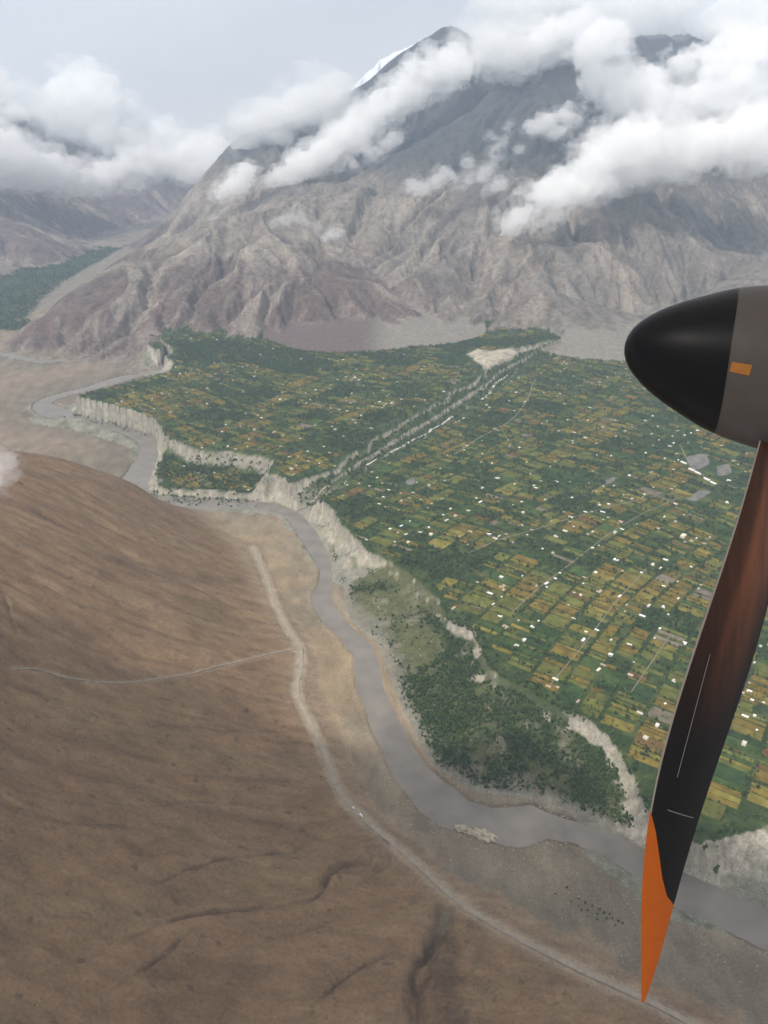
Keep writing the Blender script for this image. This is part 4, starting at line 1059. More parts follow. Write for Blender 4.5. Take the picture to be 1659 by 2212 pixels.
# ------------------------------------------------------------------ trees
M_LEAF = [plain_mat("leaves deep green", (0.031, 0.058, 0.016), 0.7, 0.35, 0.25, 0.2, rand=0.5), plain_mat("leaves mid green", (0.062, 0.094, 0.025), 0.7, 0.3, 0.25, 0.2, rand=0.4)]
M_BARK = plain_mat("bark", (0.10, 0.075, 0.05), 0.9, 0.2, 2.0)
ICO = None
def ico():
    global ICO
    if ICO is None:
        bm = bmesh.new(); bmesh.ops.create_icosphere(bm, subdivisions=1, radius=1.0)
        ICO = ([tuple(v.co) for v in bm.verts], [tuple(v.index for v in f.verts) for f in bm.faces]); bm.free()
    return ICO
def crown_mesh(seed, rad, h0, h1, clumps, mat):
    r = random.Random(seed); v, f = [], []
    vv, ff = ico()
    for k in range(clumps):
        t = r.random(); z = h0 + (h1 - h0) * t
        prof_ = math.sin(math.pi * min(1, 0.12 + 0.80 * t)) ** 0.7
        a = r.uniform(0, 6.283); d = rad * prof_ * math.sqrt(r.uniform(0.15, 1.0)) * 0.82
        cx, cy = d * math.cos(a), d * math.sin(a); s = rad * r.uniform(0.20, 0.40)
        q = len(v)
        for (x, y, zz) in vv:
            j = r.uniform(0.72, 1.25)
            v.append((cx + x * s * j, cy + y * s * j, z + zz * s * j * 0.8))
        f += [tuple(q + i for i in g) for g in ff]
    me = bpy.data.meshes.new("crown"); me.from_pydata(v, [], f); me.materials.append(mat); me.update()
    return me
def trunk_mesh(h, r0):
    bm = bmesh.new()
    rings = []
    for k, (z, r) in enumerate(((-0.6, r0 * 1.3), (h * .35, r0 * .85), (h * .7, r0 * .6), (h, r0 * .3))):
        rings.append([bm.verts.new((r * math.cos(i * 1.0472) + 0.12 * k * r0, r * math.sin(i * 1.0472), z)) for i in range(6)])
    for a, b_ in zip(rings[:-1], rings[1:]):
        for i in range(6): bm.faces.new((a[i], a[(i + 1) % 6], b_[(i + 1) % 6], b_[i]))
    for ang, zz in ((0.4, .55), (2.6, .65), (4.6, .6)):       # limbs
        p0 = Vector((0, 0, h * zz)); p1 = p0 + Vector((math.cos(ang) * h * .25, math.sin(ang) * h * .25, h * .22))
        s = [bm.verts.new(p0 + Vector((0, 0, d))) for d in (-r0 * .4, r0 * .4)] + [bm.verts.new(p0 + Vector((-math.sin(ang), math.cos(ang), 0)) * r0 * .4)]
        e = bm.verts.new(p1)
        for i in range(3): bm.faces.new((s[i], s[(i + 1) % 3], e))
    me = bpy.data.meshes.new("trunk"); bm.to_mesh(me); bm.free(); me.materials.append(M_BARK)
    return me
CROWNS = [crown_mesh(1, 3.4, 2.0, 7.6, 26, M_LEAF[0]), crown_mesh(2, 4.2, 2.2, 8.6, 30, M_LEAF[0]), crown_mesh(3, 3.0, 1.6, 6.2, 22, M_LEAF[1]), crown_mesh(4, 2.0, 1.5, 12.5, 26, M_LEAF[0]), crown_mesh(5, 2.2, 0.4, 3.6, 16, M_LEAF[1])]
TRUNKS = [trunk_mesh(5.0, .28), trunk_mesh(5.6, .32), trunk_mesh(4.2, .24), trunk_mesh(8.0, .26), trunk_mesh(1.6, .14)]
KIND_W = ["round-crowned", "broad-crowned", "light green", "tall narrow", "low bushy"]
tr = np.random.default_rng(5)
tp = []   # x, y, kind, scale
def add_pts(x, y, probs, s0, s1):
    k = tr.choice(5, len(x), p=probs); s = tr.uniform(s0, s1, len(x))
    tp.append(np.c_[x, y, k, s])
# rows along plot borders
inside_t = corner_ok & inframe
for i in np.where(inside_t)[0]:
    treey = 0.5 + 0.9 * fn2[i]
    for (e0, e1, pr) in ((0, 1, 0.88), (1, 2, 0.72), (2, 3, 0.88)):
        if tr.random() > pr: continue
        L = math.hypot(FX[i, e0] - FX[i, e1], FY[i, e0] - FY[i, e1]); n_ = int(L / tr.uniform(5.0, 9.5))
        if n_ < 1: continue
        t = (np.arange(n_) + tr.uniform(0, 1, n_)) / n_
        t = t[tr.random(n_) < 0.65 + 0.35 * treey]
        x = FX[i, e0] * (1 - t) + FX[i, e1] * t + tr.normal(0, 0.9, len(t)); y = FY[i, e0] * (1 - t) + FY[i, e1] * t + tr.normal(0, 0.9, len(t))
        add_pts(x, y, [.22, .05, .23, .18, .32], 0.55, 1.1)
# orchards where no crop is sown
for i in np.where(inside_t & ~keep)[0]:
    w_ = math.hypot(FX[i, 0] - FX[i, 1], FY[i, 0] - FY[i, 1]); L = math.hypot(FX[i, 1] - FX[i, 2], FY[i, 1] - FY[i, 2])
    dens = 1 / (50.0 if gw[i] > 0 else (75.0 if west[i] else 85.0))
    n_ = int(w_ * L * dens)
    u_, v_ = tr.random(n_), tr.random(n_)
    x = (FX[i, 0] * (1 - u_) + FX[i, 1] * u_) * (1 - v_) + (FX[i, 3] * (1 - u_) + FX[i, 2] * u_) * v_
    y = (FY[i, 0] * (1 - u_) + FY[i, 1] * u_) * (1 - v_) + (FY[i, 3] * (1 - u_) + FY[i, 2] * u_) * v_
    add_pts(x, y, [.40, .22, .20, .10, .08], 0.6, 1.1)
# groves on the bench, in the ravine, along terrace rims, on the low bench and in the far orchards
def scatter(x0, x1, y0, y1, n_, test, probs, s0, s1):
    x = tr.uniform(x0, x1, n_); y = tr.uniform(y0, y1, n_); k = test(x, y)
    add_pts(x[k], y[k], probs, s0, s1)
GP = [.28, .16, .26, .10, .20]
bench_noise = lambda x, y: fbm(x / 110, y / 110, 3, 12)
def t_bench(x, y):
    px, py, _ = project(x, y, np.full(len(x), -28.0))
    dens = smooth(0.0, 1.0, (px - 830) / 160 + (py - 1400) / 200) * 0.9
    lowcut = smooth(-55, -46, height(x, y))
    w = dens + 1.3 * bench_noise(x, y) - 0.15
    rr = tr.random(len(x))
    w = w - 0.35 * (fbm(x / 38, y / 38, 2, 6) > 0.12)
    return (NR.sample(DB, x, y) > -25) & (NR.sample(DT, x, y) < 2) & (rr < np.clip(w, 0.015, 1) * lowcut) & (np.abs(NR.sample(DT, x, y) + 12) > 9 + 6 * bench_noise(x * 2, y * 2)) & (NR.sample(DR, x, y) < -14)
scatter(-150, 720, 850, 2050, 150000, t_bench, GP, 0.36, 0.85)
scatter(-300, 1000, 2350, 4300, 26000, lambda x, y: (NR.sample(DV, x, y) > -8) & (NR.sample(DT, x, y) < -9) & (bench_noise(x, y) > -0.3), GP, 0.7, 1.2)
scatter(-1600, 1500, 950, 4300, 60000, lambda x, y: (NR.sample(DT, x, y) > 3) & (NR.sample(DT, x, y) < 26) & (bench_noise(x, y) + tr.normal(0, .15, len(x)) > -0.12), GP, 0.6, 1.1)
scatter(-1600, 1500, 850, 4300, 50000, lambda x, y: (NR.sample(DT, x, y) > 3) & (tr.random(len(x)) < 0.35 + bench_noise(x, y)) & (NR.sample(DE, x, y) < 400), GP, 0.5, 0.95)
scatter(-1000, -250, 2300, 2800, 7000, lambda x, y: (NR.sample(wl_, x, y) > 0.4) & (bench_noise(x, y) + tr.normal(0, .2, len(x)) > 0.0), GP, 0.6, 1.1)
scatter(-1500, 1500, 3900, 4900, 16000, lambda x, y: (NR.sample(np.maximum(DE, DW), x, y) > 0) & (MR.sample(mz, x, y) < NR.sample(near, x, y) + 4) & (MR.sample(mz, x, y) > NR.sample(near, x, y) - 60) & (bench_noise(x, y) > -0.2), GP, 0.7, 1.2)
scatter(-3400, -1300, 4500, 8200, 16000, lambda x, y: (sdf(orch_poly, x, y) > 0) & (MR.sample(mz, x, y) < -40) & (bench_noise(x / 2, y / 2) + tr.normal(0, .2, len(x)) > -0.2), [.4, .4, .1, .1, 0], 1.2, 2.0)
scatter(-400, 300, 1400, 2400, 9000, lambda x, y: (NR.sample(DT, x, y) < -22) & (NR.sample(DT, x, y) > -100) & (NR.sample(DE, x, y) > -130) & (NR.sample(DB, x, y) < 0) & (bench_noise(x * 1.5, y * 1.5) > 0.12) & (NR.sample(DR, x, y) < -10), [.1, 0, .2, 0, .7], 0.5, 0.9)
tp = np.vstack(tp)
# no trees inside houses or on the roads
hk = np.array(taken); tz = height(tp[:, 0], tp[:, 1])
cell = {}
for hx, hy in hk: cell.setdefault((int(hx // 40), int(hy // 40)), []).append((hx, hy))
drop = np.zeros(len(tp), bool)
for (ci, cj), hs in cell.items():
    pass
ti, tj = (tp[:, 0] // 40).astype(int), (tp[:, 1] // 40).astype(int)
key = ti * 100003 + tj
order_k = np.argsort(key); sk_ = key[order_k]
for (ci, cj), hs in cell.items():
    for di in (-1, 0, 1):
        for dj in (-1, 0, 1):
            kk = (ci + di) * 100003 + cj + dj
            a0, a1 = np.searchsorted(sk_, kk), np.searchsorted(sk_, kk, 'right')
            if a1 > a0:
                s_ = order_k[a0:a1]
                for hx, hy in hs: drop[s_] |= (tp[s_, 0] - hx) ** 2 + (tp[s_, 1] - hy) ** 2 < 13 ** 2
for ln in field_lines:
    x0, x1, y0, y1 = ln[:, 0].min() - 8, ln[:, 0].max() + 8, ln[:, 1].min() - 8, ln[:, 1].max() + 8
    c_ = np.where((tp[:, 0] > x0) & (tp[:, 0] < x1) & (tp[:, 1] > y0) & (tp[:, 1] < y1))[0]
    drop[c_] |= line_dist([tuple(p) for p in ln], tp[c_, 0], tp[c_, 1]) < 3.2
drop |= (NR.sample(DS, tp[:, 0], tp[:, 1]) > -6) | ((NR.sample(FAN_ON.astype(float), tp[:, 0], tp[:, 1]) > 0.3) & (tp[:, 1] < 5000))
drop |= in_yard(tp[:, 0], tp[:, 1], 1)
tp, tz = tp[~drop], tz[~drop]
txp, typ, tdp = project(tp[:, 0], tp[:, 1], tz)
inf = (txp > -40) & (txp < 1700) & (tdp > 0)
tp, tz, txp, typ, tdp = tp[inf], tz[inf], txp[inf], typ[inf], tdp[inf]
print("trees", len(tp), time.time() - T0)
bl = np.interp(typ, [930, 1100, 1300, 1500, 1700, 1900], [1625, 1588, 1520, 1452, 1408, 1391]); br = np.interp(typ, [930, 1100, 1300, 1500, 1700, 1900], [1720, 1705, 1672, 1622, 1545, 1478])
tv = (txp > 4) & (txp < 1655) & ~((txp > bl - 8) & (txp < br + 8) & (typ > 930))
top_ = np.argsort(-np.where(tv, (np.array([3.4, 4.2, 3.0, 3.4, 2.0])[tp[:, 2].astype(int)] * tp[:, 3]) / tdp, 0))[:300]
is_ind = np.zeros(len(tp), bool); is_ind[top_] = True
crown_src = [None] * 5
for i in top_:
    k = int(tp[i, 2])
    root = bpy.data.objects.new("tree", None); COL.objects.link(root)
    root.location = (tp[i, 0], tp[i, 1], tz[i]); root.rotation_euler = (0, 0, tr.uniform(0, 6.28)); s = tp[i, 3]; root.scale = (s, s, s * tr.uniform(0.9, 1.15))
    for nm, me in (("trunk", TRUNKS[k]), ("crown", CROWNS[k])):
        c = bpy.data.objects.new(nm, me); COL.objects.link(c); c.parent = root
        if nm == "crown" and crown_src[k] is None: crown_src[k] = c
    if NR.sample(DT, tp[i, 0], tp[i, 1]) < 2:
        hh = -float(NR.sample(DR, tp[i, 0], tp[i, 1])); dt_ = -float(NR.sample(DT, tp[i, 0], tp[i, 1]))
        band = "close to the river" if hh < 45 else ("right under the white scarps" if dt_ < 45 else "halfway down the slope")
        part_ = ["lowest corner", "lower end", "lower middle", "upper middle", "upper end", "uppermost tip"][int(np.searchsorted([1400, 1500, 1580, 1660, 1730], typ[i]) * -1 + 5)]
        w = f"{band} at the {part_} of the bench grove" if txp[i] < 1400 else "on the slope beyond the blade"
    elif txp[i] > 1450: w = "in the field rows beyond the blade's far edge"
    else:
        w = ["in the terrace grove above the olive slope", "on the terrace above the middle scarp", "on the terrace above the lowest scarp", "at the terrace tip beside the blade"][int(np.searchsorted([1430, 1540, 1660], typ[i]))]
        w += ", close to the rim" if NR.sample(DT, tp[i, 0], tp[i, 1]) < 14 else (", just behind the rim" if NR.sample(DT, tp[i, 0], tp[i, 1]) < 40 else ", inside the fields")
    root["label"] = f"{KIND_W[k]} tree {w}"; root["category"] = "tree"; root["group"] = "leafy trees of the nearest groves and field rows"
for k in range(5):
    if crown_src[k] is None:
        c = bpy.data.objects.new("crown", CROWNS[k]); crown_src[k] = c
def scatter_object(name, pts, z, label, cat, sources=None):
    me = bpy.data.meshes.new(name); me.vertices.add(len(pts))
    me.vertices.foreach_set("co", np.c_[pts[:, 0], pts[:, 1], z].astype(np.float32).ravel())
    for nm, arr, ty in (("size", pts[:, 3], 'FLOAT'), ("turn", tr.uniform(0, 6.28, len(pts)), 'FLOAT'), ("pick", pts[:, 2], 'INT')):
        a = me.attributes.new(nm, ty, 'POINT'); a.data.foreach_set("value", arr.astype(np.int32 if ty == 'INT' else np.float32))
    ob = bpy.data.objects.new(name, me); COL.objects.link(ob)
    ng = bpy.data.node_groups.new(name + " nodes", 'GeometryNodeTree')
    ng.interface.new_socket("Geometry", in_out='INPUT', socket_type='NodeSocketGeometry'); ng.interface.new_socket("Geometry", in_out='OUTPUT', socket_type='NodeSocketGeometry')
    gi, go = ng.nodes.new("NodeGroupInput"), ng.nodes.new("NodeGroupOutput")
    iop = ng.nodes.new("GeometryNodeInstanceOnPoints")
    jn = ng.nodes.new("GeometryNodeJoinGeometry")
    for c in reversed(sources or crown_src):
        oi = ng.nodes.new("GeometryNodeObjectInfo"); oi.inputs["Object"].default_value = c; oi.inputs["As Instance"].default_value = True; oi.transform_space = 'ORIGINAL'
        ng.links.new(oi.outputs["Geometry"], jn.inputs[0])
    def na_(nm, ty):
        n = ng.nodes.new("GeometryNodeInputNamedAttribute"); n.data_type = ty; n.inputs["Name"].default_value = nm; return n.outputs["Attribute"]
    iop.inputs["Pick Instance"].default_value = True
    cx = ng.nodes.new("ShaderNodeCombineXYZ"); ng.links.new(na_("turn", 'FLOAT'), cx.inputs["Z"])
    er_ = ng.nodes.new("FunctionNodeEulerToRotation"); ng.links.new(cx.outputs[0], er_.inputs[0])
    ng.links.new(gi.outputs[0], iop.inputs["Points"]); ng.links.new(jn.outputs[0], iop.inputs["Instance"])
    ng.links.new(na_("pick", 'INT'), iop.inputs["Instance Index"]); ng.links.new(er_.outputs[0], iop.inputs["Rotation"]); ng.links.new(na_("size", 'FLOAT'), iop.inputs["Scale"])
    ng.links.new(iop.outputs[0], go.inputs[0])
    md = ob.modifiers.new("plant", 'NODES'); md.node_group = ng
    ob["kind"] = "stuff"; ob["label"] = label; ob["category"] = cat
    return ob
scatter_object("tree_foliage", tp[~is_ind], tz[~is_ind], "dark green tree rows, orchards and groves spread over the terraces", "trees")
print("tree instances", time.time() - T0)

# ------------------------------------------------------------------ small things on the near bank
def lump(name, seed, rx, ry, rz, mat, sub=3, rough=0.35, freq=1.6):
    bm = bmesh.new(); bmesh.ops.create_icosphere(bm, subdivisions=sub, radius=1.0)
    from mathutils import noise as mnoise
    for v in bm.verts:
        p = v.co.copy(); k = 1 + rough * mnoise.fractal(p * freq + Vector((seed * 9.1, 0, 0)), 1.0, 2.0, 4)
        k += 0.12 * mnoise.cell(p * 4 + Vector((seed, 0, 0)))
        v.co = Vector((p.x * rx * k, p.y * ry * k, p.z * rz * k))
    me = bpy.data.meshes.new(name); bm.to_mesh(me); bm.free(); me.materials.append(mat)
    return me
M_OUT = plain_mat("pale sandstone", (0.42, 0.37, 0.28), 0.95, 0.25, 0.15, 0.1, bump=1.0)
for a, b_, sx, lab in ((1002, 1793, 15, "small pale rock crag jutting into the river from the brown bank"), (1043, 1805, 24, "long pale rock crag on the river bank beside the small crag")):
    x, y = march(a, b_ + 4)
    o = bpy.data.objects.new("rock_crag", lump("rock_crag", a, sx, sx * 0.55, 9, M_OUT, 4, 0.5, 2.2)); COL.objects.link(o)
    o.location = (x, y, float(height(x, y))); o.rotation_euler = (0, 0, -0.5); o["label"] = lab; o["category"] = "rock"
M_SHRUB = plain_mat("grey green scrub", (0.065, 0.080, 0.040), 0.9, 0.3, 0.5, 0.1, rand=0.3)
shrub_me = [crown_mesh(20 + k, 2.0, 0.3, 2.4, 18, M_SHRUB) for k in range(3)]
stem_me = trunk_mesh(1.2, 0.12)
SHR = [(840,1130),(870,1118),(880,1150),(920,1165),(950,1160),(920,1187),(985,1185),(1012,1195),(900,1130),(852,1150),(810,1110),(960,1185),(1000,1215),(880,1175),(932,1145),(740,1080),(842,1098),(790,1052),(1030,1205),(975,1165)]
for n_, (a, b_) in enumerate(SHR):
    x, y = march(829.5 + a * .5, 1393.6 + b_ * .5)
    root = bpy.data.objects.new("shrub", None); COL.objects.link(root); root.location = (x, y, float(height(x, y)) - 0.1); root.rotation_euler = (0, 0, n_ * 1.7); s = 0.8 + 0.5 * ((n_ * 37) % 10) / 10; root.scale = (s, s, s)
    for nm, me in (("foliage", shrub_me[n_ % 3]), ("stem", stem_me)):
        c = bpy.data.objects.new(nm, me); COL.objects.link(c); c.parent = root
    root["label"] = "dark low shrub dotted over the pale gravel flat between road and blade"; root["category"] = "shrub"; root["group"] = "shrubs on the gravel flat"
# scrub on the bare hillside and stones along the banks
shrub_src = [o_ for o_ in bpy.data.objects if o_.name.startswith("foliage")][:3]
def sprinkle(n_, x0, x1, y0, y1, test, s0, s1):
    x = tr.uniform(x0, x1, n_); y = tr.uniform(y0, y1, n_); k = test(x, y); x, y = x[k], y[k]
    z = height(x, y); a, b_, d = project(x, y, z); k = (a > -20) & (a < 1680) & (b_ < 2260)
    return np.c_[x, y, tr.integers(0, 3, len(x)), tr.uniform(s0, s1, len(x))][k], z[k]
sp_, sz_ = sprinkle(34000, -1500, 520, 450, 2650, lambda x, y: (NR.sample(HILLNESS, x, y) > 0.5) & (tr.random(len(x)) < np.clip(0.16 + 0.55 * RH.sample(rill_h, x, y) * 0.3 + 0.6 * fbm(x / 90, y / 90, 3, 5), 0.02, 1)) & (line_dist([tuple(q) for q in main_line[::4]], x, y) > 14), 0.22, 0.55)
scatter_object("dry_scrub_vegetation", sp_, sz_ - 0.15, "sparse dark scrub sprinkled over the bare brown hillside", "scrub", shrub_src)
M_STONE = plain_mat("river stones", (0.30, 0.28, 0.24), 0.9, 0.2, 0.5, 0.1, rand=0.35)
stone_src = []
for k in range(3):
    c = bpy.data.objects.new("boulder", lump("boulder", 40 + k, 1.6, 1.3, 0.9, M_STONE, 2, 0.4, 1.3)); COL.objects.link(c)
    x, y = march(1110 + 70 * k, 1880 + 30 * k); c.location = (x, y, float(height(x, y)) + 0.2); c.rotation_euler = (0, 0, k * 1.1); c.scale = (1.3, 1.3, 1.3)
    c["label"] = ["uppermost of three grey boulders on the gravel bar below the pale crags", "middle one of three grey boulders on the gravel bar", "lowest of three grey boulders on the gravel bar towards the shrubs"][k]; c["category"] = "boulder"; stone_src.append(c)
sp_, sz_ = sprinkle(60000, -800, 700, 700, 2600, lambda x, y: (NR.sample(DR, x, y) < -1) & (NR.sample(HILLNESS, x, y) < 0.3) & (NR.sample(DT, x, y) < -30) & (tr.random(len(x)) < np.exp(NR.sample(DR, x, y) / 14.0) + 0.05 + 0.3 * np.maximum(fbm(x / 60, y / 60, 3, 2), 0)), 0.3, 1.1)
scatter_object("gravel", sp_, sz_, "grey stones strewn along the river banks and gravel bars", "stones", stone_src)
M_VAN = plain_mat("white vehicle paint", (0.8, 0.8, 0.8), 0.35, 0.03, 0.5, 0.5); M_GLASS = plain_mat("dark glass", (0.02, 0.025, 0.03), 0.15, 0.1, 1, 0.5); M_TYRE = plain_mat("tyre", (0.02, 0.02, 0.02), 0.9, 0.1, 1)
def wheel_mesh():
    bm = bmesh.new(); bmesh.ops.create_cone(bm, cap_ends=True, segments=14, radius1=0.48, radius2=0.48, depth=0.3, matrix=Matrix.Rotation(math.pi / 2, 4, 'X'))
    me = bpy.data.meshes.new("wheel"); bm.to_mesh(me); bm.free(); me.materials.append(M_TYRE); return me
wheel_me = wheel_mesh()
def van(px, py, label, cargo):
    x, y = march(px, py)
    k = np.argmin((main_line[:, 0] - x) ** 2 + (main_line[:, 1] - y) ** 2); k = min(max(k, 1), len(main_line) - 2)
    x, y = main_line[k]; t = main_line[k + 1] - main_line[k - 1]
    z = float(np.max(height(x + np.array([-2, 0, 2]), y + np.array([-2, 0, 2])))) + 1.3
    root = bpy.data.objects.new("van" if not cargo else "truck", None); COL.objects.link(root); root.location = (x, y, z); root.rotation_euler = (0, 0, math.atan2(t[1], t[0]))
    L = 6.8 if cargo else 5.4
    prof = [(-L/2, .5), (L/2, .5), (L/2, 1.3), (L/2 - .5, 1.55), (L/2 - 1.1, 2.45), (L/2 - 2.1, 2.6), (-L/2, 2.6)] if not cargo else [(-L/2, .7), (L/2, .7), (L/2, 1.6), (L/2 - .3, 2.6), (L/2 - 1.7, 2.7), (L/2 - 1.8, 1.2), (-L/2, 1.2)]
    v = [(a, -1.05, b_) for a, b_ in prof] + [(a, 1.05, b_) for a, b_ in prof]; n_ = len(prof)
    f = [tuple(range(n_ - 1, -1, -1)) if False else tuple(range(n_)), tuple(range(2 * n_ - 1, n_ - 1, -1))] + [(i, i + n_, (i + 1) % n_ + n_, (i + 1) % n_) for i in range(n_)]
    link_mesh("body", v, f, [M_VAN], root)
    if cargo:
        c = bpy.data.objects.new("cargo_box", boxes_mesh("cargo_box", [(-L/2, L/2 - 1.9, -1.15, 1.15, 1.23, 3.3, 0)], [M_VAN])); COL.objects.link(c); c.parent = root
    g = bpy.data.objects.new("windscreen", boxes_mesh("windscreen", [(L/2 - 1.0, L/2 - .35, -.9, .9, 1.7, 2.3, 0)], [M_GLASS])); COL.objects.link(g); g.parent = root
    for a in (-L/2 + 1.1, L/2 - 1.1):
        for s in (-1, 1):
            w = bpy.data.objects.new("wheel", wheel_me); COL.objects.link(w); w.parent = root; w.location = (a, s * 1.0, .48)
    root["label"] = label; root["category"] = "truck" if cargo else "van"
van(768, 1748, "white van on the dirt road, the farther of two vehicles", False)
van(785, 1764, "white box truck following on the dirt road, nearer of two vehicles", True)

# ------------------------------------------------------------------ clouds: closed billowing bodies filled with even scattering mist
def cloud_mat(name, density, tint=(1, 1, 1), aniso=0.0):
    m = bpy.data.materials.new(name); m.use_nodes = True; nt = m.node_tree; nt.nodes.clear()
    out = nt.nodes.new("ShaderNodeOutputMaterial"); pv = nt.nodes.new("ShaderNodeVolumePrincipled")
    pv.inputs["Color"].default_value = tint + (1,); pv.inputs["Density"].default_value = density; pv.inputs["Anisotropy"].default_value = aniso
    nt.links.new(pv.outputs[0], out.inputs["Volume"])
    m.cycles.homogeneous_volume = True
    return m
crng = random.Random(3)
_VN = np.random.default_rng(9).uniform(-1, 1, (64, 64, 64)).astype(np.float32)
def vnoise(x, y, z):
    xi, yi, zi = np.floor(x), np.floor(y), np.floor(z)
    fx, fy, fz = [(q * q * (3 - 2 * q)).astype(np.float32) for q in (x - xi, y - yi, z - zi)]
    xi, yi, zi = xi.astype(np.int32) & 63, yi.astype(np.int32) & 63, zi.astype(np.int32) & 63
    x1, y1, z1 = (xi + 1) & 63, (yi + 1) & 63, (zi + 1) & 63
    V = _VN
    a = V[xi, yi, zi] * (1 - fx) + V[x1, yi, zi] * fx; b = V[xi, y1, zi] * (1 - fx) + V[x1, y1, zi] * fx
    c = V[xi, yi, z1] * (1 - fx) + V[x1, yi, z1] * fx; d = V[xi, y1, z1] * (1 - fx) + V[x1, y1, z1] * fx
    return (a * (1 - fy) + b * fy) * (1 - fz) + (c * (1 - fy) + d * fy) * fz
def surface_net(F, org, cell):
    """closed mesh round the cells of a grid where F > 0"""
    S = F > 0
    nx, ny, nz = F.shape
    c = np.zeros((nx - 1, ny - 1, nz - 1), np.int8)
    for i in (0, 1):
        for j in (0, 1):
            for k in (0, 1): c += S[i:nx - 1 + i, j:ny - 1 + j, k:nz - 1 + k]
    act = (c > 0) & (c < 8)
    idm = np.full(c.shape, -1, np.int32); n = int(act.sum()); idm[act] = np.arange(n)
    ia = np.argwhere(act); acc = np.zeros((n, 3)); cnt = np.zeros(n)
    cor = [(i, j, k) for i in (0, 1) for j in (0, 1) for k in (0, 1)]
    vals = {q: F[ia[:, 0] + q[0], ia[:, 1] + q[1], ia[:, 2] + q[2]] for q in cor}
    for q in cor:
        for ax in range(3):
            if q[ax]: continue
            r = list(q); r[ax] = 1; r = tuple(r)
            a, b = vals[q], vals[r]; m = (a > 0) != (b > 0)
            t = np.where(m, a / np.where(m, a - b, 1), 0)
            p = np.array(q, float)[None].repeat(n, 0); p[:, ax] += t
            acc[m] += p[m]; cnt[m] += 1
    v = (ia + acc / cnt[:, None]) * cell + org
    faces = []
    for ax in range(3):
        o1, o2 = [q for q in range(3) if q != ax]
        sl0 = [slice(None)] * 3; sl1 = [slice(None)] * 3; sl0[ax] = slice(0, -1); sl1[ax] = slice(1, None)
        A, B = S[tuple(sl0)], S[tuple(sl1)]
        e = np.argwhere(A != B)
        e = e[(e[:, o1] > 0) & (e[:, o2] > 0) & (e[:, o1] < F.shape[o1] - 1) & (e[:, o2] < F.shape[o2] - 1)]
        q = []
        for d1, d2 in ((-1, -1), (0, -1), (0, 0), (-1, 0)):
            w = e.copy(); w[:, o1] += d1; w[:, o2] += d2; q.append(idm[w[:, 0], w[:, 1], w[:, 2]])
        q = np.stack(q, 1); flip = A[e[:, 0], e[:, 1], e[:, 2]] ^ (ax == 1)
        q[~flip] = q[~flip][:, ::-1]
        faces.append(q)
    return v, np.vstack(faces)
def hull(name, pts, voxel, R_, rag, mat, parent):
    P_ = np.array([list(p) + [s] for p, s in pts]); pad = R_ * 1.5 + 2 * voxel
    lo = (P_[:, :3] - P_[:, 3:4]).min(0) - pad; hi = (P_[:, :3] + P_[:, 3:4]).max(0) + pad
    n = np.ceil((hi - lo) / voxel).astype(int) + 1
    F = np.full(n, -1e3, np.float32)
    for x, y, z, s in P_:
        a0 = np.maximum(((np.array([x, y, z]) - s - pad - lo) / voxel).astype(int), 0); a1 = np.minimum(((np.array([x, y, z]) + s + pad - lo) / voxel).astype(int) + 1, n)
        gx, gy, gz = [(lo[i] + np.arange(a0[i], a1[i]) * voxel - (x, y, z)[i]).astype(np.float32) for i in range(3)]
        d = s - np.sqrt((gx[:, None, None] * 0.85) ** 2 + (gy[None, :, None] * 0.8) ** 2 + (gz[None, None] * 1.15) ** 2)
        sub = F[a0[0]:a1[0], a0[1]:a1[1], a0[2]:a1[2]]; np.maximum(sub, d, out=sub)
    w = np.abs(F) < R_ * 1.6
    i = np.argwhere(w); x, y, z = (lo[q] + i[:, q] * voxel for q in range(3))
    nz_ = 0
    for sc_, k in ((2.3, 0.70), (1.05, 0.60), (0.47, 0.42), (0.21, 0.25), (0.095, 0.14)):
        if R_ * sc_ < voxel * 1.2: break
        t = vnoise(x / (R_ * sc_) + 7.3 * sc_, y / (R_ * sc_), z / (R_ * sc_ * 0.8))
        nz_ = nz_ + k * (0.55 * t + 0.45 * (0.6 - 1.6 * np.abs(t)))
    F[w] += (R_ * rag * nz_).astype(np.float32)
    F[0] = F[-1] = -1; F[:, 0] = F[:, -1] = -1; F[:, :, 0] = F[:, :, -1] = -1
    v, q = surface_net(F, lo, voxel)
    me = bpy.data.meshes.new(name)
    me.vertices.add(len(v)); me.loops.add(q.size); me.polygons.add(len(q))
    me.vertices.foreach_set("co", v.astype(np.float32).ravel()); me.loops.foreach_set("vertex_index", q.astype(np.int32).ravel())
    me.polygons.foreach_set("loop_start", np.arange(0, q.size, 4, dtype=np.int32)); me.polygons.foreach_set("use_smooth", np.ones(len(q), bool))
    me.update(calc_edges=True); me.materials.append(mat)
    o = bpy.data.objects.new(name, me); COL.objects.link(o); o.parent = parent
    return o
